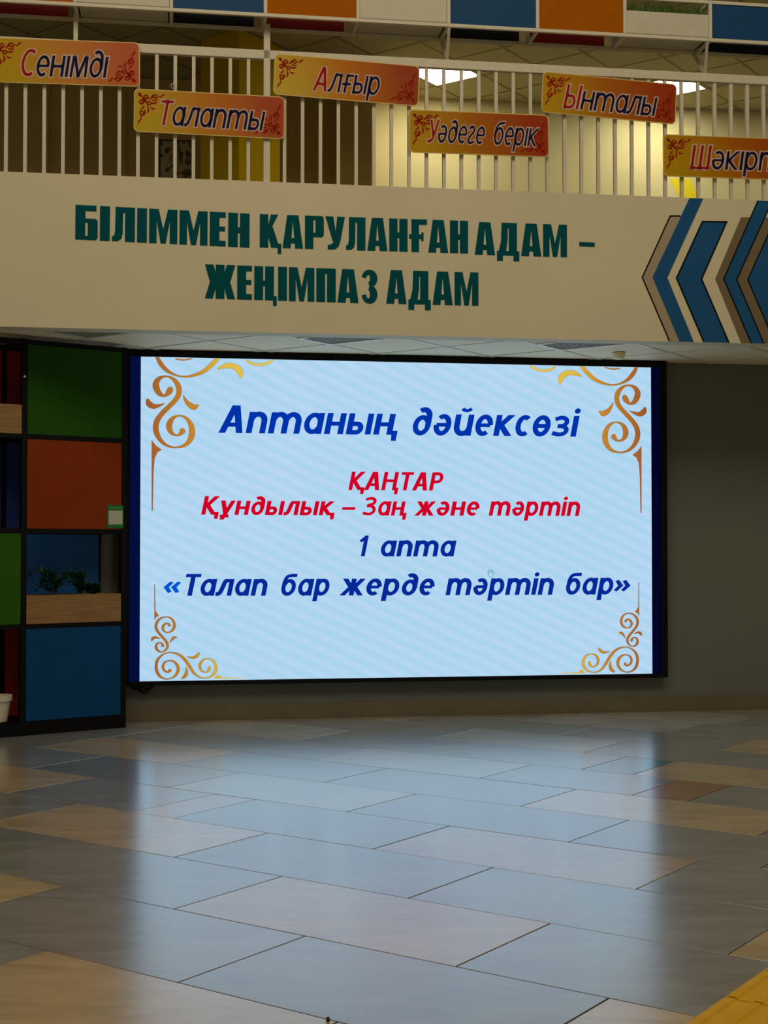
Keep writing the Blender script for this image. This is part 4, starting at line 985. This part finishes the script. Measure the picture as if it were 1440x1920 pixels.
# plants
M_leaf = mat('dark_leaves', (28, 74, 36), .45, .3, 20); M_stem = mat('plant_stem', (40, 50, 24), .7)
def leaf(m, base, d, L, wd):
    d = Vector(d).normalized(); s = d.cross(Vector((0, 0, 1)))
    if s.length < .05: s = Vector((1, 0, 0))
    s.normalize(); up_ = s.cross(d)
    pr = [(0, 0, 0), (.3, .5, .04), (.6, .42, .03), (1, 0, -.08), (.6, -.42, .03), (.3, -.5, .04)]
    m.poly([base + d * (a_ * L) + s * (b_ * wd) + up_ * (c_ * L) for a_, b_, c_ in pr])
def plant(name, base_pts, lab, seed, hgt, spread):
    R_ = random.Random(seed); b0 = base_pts
    t = thing(name, b0, lab, 'plant')
    sm, lm = MB(), MB()
    for k in range(9):
        du = spread * (k / 8 * 2 - 1) * R_.uniform(.6, 1); h_ = hgt * R_.uniform(.45, 1)
        pts = [b0 + SH.d * (du * s_) + SH.n * (R_.uniform(-.02, .02)) + Vector((0, 0, h_ * math.sin(s_ * 2.2))) for s_ in (0, .25, .5, .75, 1)]
        sm.tube(pts, .003, 5)
        for p_ in pts[1:]:
            for _ in range(7):
                leaf(lm, p_, (R_.uniform(-1, 1), R_.uniform(-1, 1), R_.uniform(-.3, 1)), R_.uniform(.035, .07), R_.uniform(.014, .026))
    sm.build('stems', M_stem, t); f = lm.build('foliage', M_leaf, t); f['kind'] = 'stuff'
u1 = SH.hit(112, 1110)[0]; u2 = SH.hit(160, 1110)[0]; u3 = SH.hit(188, 1110)[0]
plant('potted_plant', SH.pt(u1, t01[2], -.12), 'dark trailing plant at the left in the wooden planter of the shelf', 2, .20, .17)
plant('potted_plant', SH.pt(u2, t01[2], -.10), 'dark green leafy plant in the middle of the wooden planter below the orange panel', 8, .17, .09)
plant('potted_plant', SH.pt(u3, t01[2], -.12), 'low small plant at the right end of the wooden planter', 11, .08, .06)
# white pot in the lower left cell
M_pot = mat('white_pot', (225, 215, 190), .5, .03, 8)
up, zp = SH.hit(-12, 1340); zf = cell(1, 0)[2] + .004
pc_ = SH.pt(SH.hit(3, 1350)[0], zf, -.11)
t = thing('flower_pot', pc_, 'white plastic flower pot at the bottom left edge of the shelf', 'pot')
hp = SH.hit(8, 1306)[1] - zf
m = MB(); m.tube([pc_, pc_ + Vector((0, 0, hp - .035))], [.075, .098], 24); m.build('pot_body', M_pot, t, smooth=False)
m = MB(); m.tube([pc_ + Vector((0, 0, hp - .035)), pc_ + Vector((0, 0, hp))], [.108, .110], 24); m.build('rim', M_pot, t)

# ------------------------------------------------------------------ yellow tactile strip at the lower right, a crumb on the floor
M_tac = mat('tactile_yellow', (224, 170, 0), .6, .08, 12, .3, bscale=60)
p0 = hitz(1287, 1920, 0); ps, pv = o2(p0)
ts = thing('tactile_strip', (p0.x + .25, p0.y + .1, 0), 'yellow ribbed tactile paving strip on the floor at the lower right corner', 'paving strip')
g2 = lambda s, v, z: Vector((s * GU[0] + v * GV[0], s * GU[1] + v * GV[1], z))
for c_ in range(2):
    for k in range(-5, 9):
        s0, v0 = ps + c_ * .302, pv + k * .302 - .05; e = .001
        m = MB()
        lo = [(s0 + e, v0 + e), (s0 + .3, v0 + e), (s0 + .3, v0 + .3), (s0 + e, v0 + .3)]
        hi = [(s0 + e + .006, v0 + e + .001), (s0 + .3 - .001, v0 + e + .001), (s0 + .3 - .001, v0 + .3 - .001), (s0 + e + .006, v0 + .3 - .001)]
        n = 4; i = 0; m.v = [g2(s, v, .0006) for s, v in lo] + [g2(s, v, .007) for s, v in hi]
        m.f = [(q, (q + 1) % 4, 4 + (q + 1) % 4, 4 + q) for q in range(4)] + [(4, 5, 6, 7)]
        for r_ in range(4):
            sb = s0 + .012 + r_ * .076; i = len(m.v)
            prof = [(0, .007), (.006, .0115), (.026, .0115), (.032, .007)]
            for v in (v0 + .006, v0 + .294): m.v += [g2(sb + x, v, z) for x, z in prof]
            m.f += [(i + q, i + q + 1, i + 5 + q, i + 4 + q) for q in range(3)] + [(i, i + 1, i + 2, i + 3), (i + 7, i + 6, i + 5, i + 4)]
        m.build('tactile_tile', M_tac, ts)
p = hitz(615, 1915, 0); m = MB(); m.tube([(p.x, p.y, .0), (p.x, p.y, .006), (p.x, p.y, .012)], [.005, .006, .003], 8)
tag(m.build('crumb', mat('crumb_brown', (60, 44, 26), .8)), 'tiny brown crumb on the floor at the bottom edge', 'crumb')
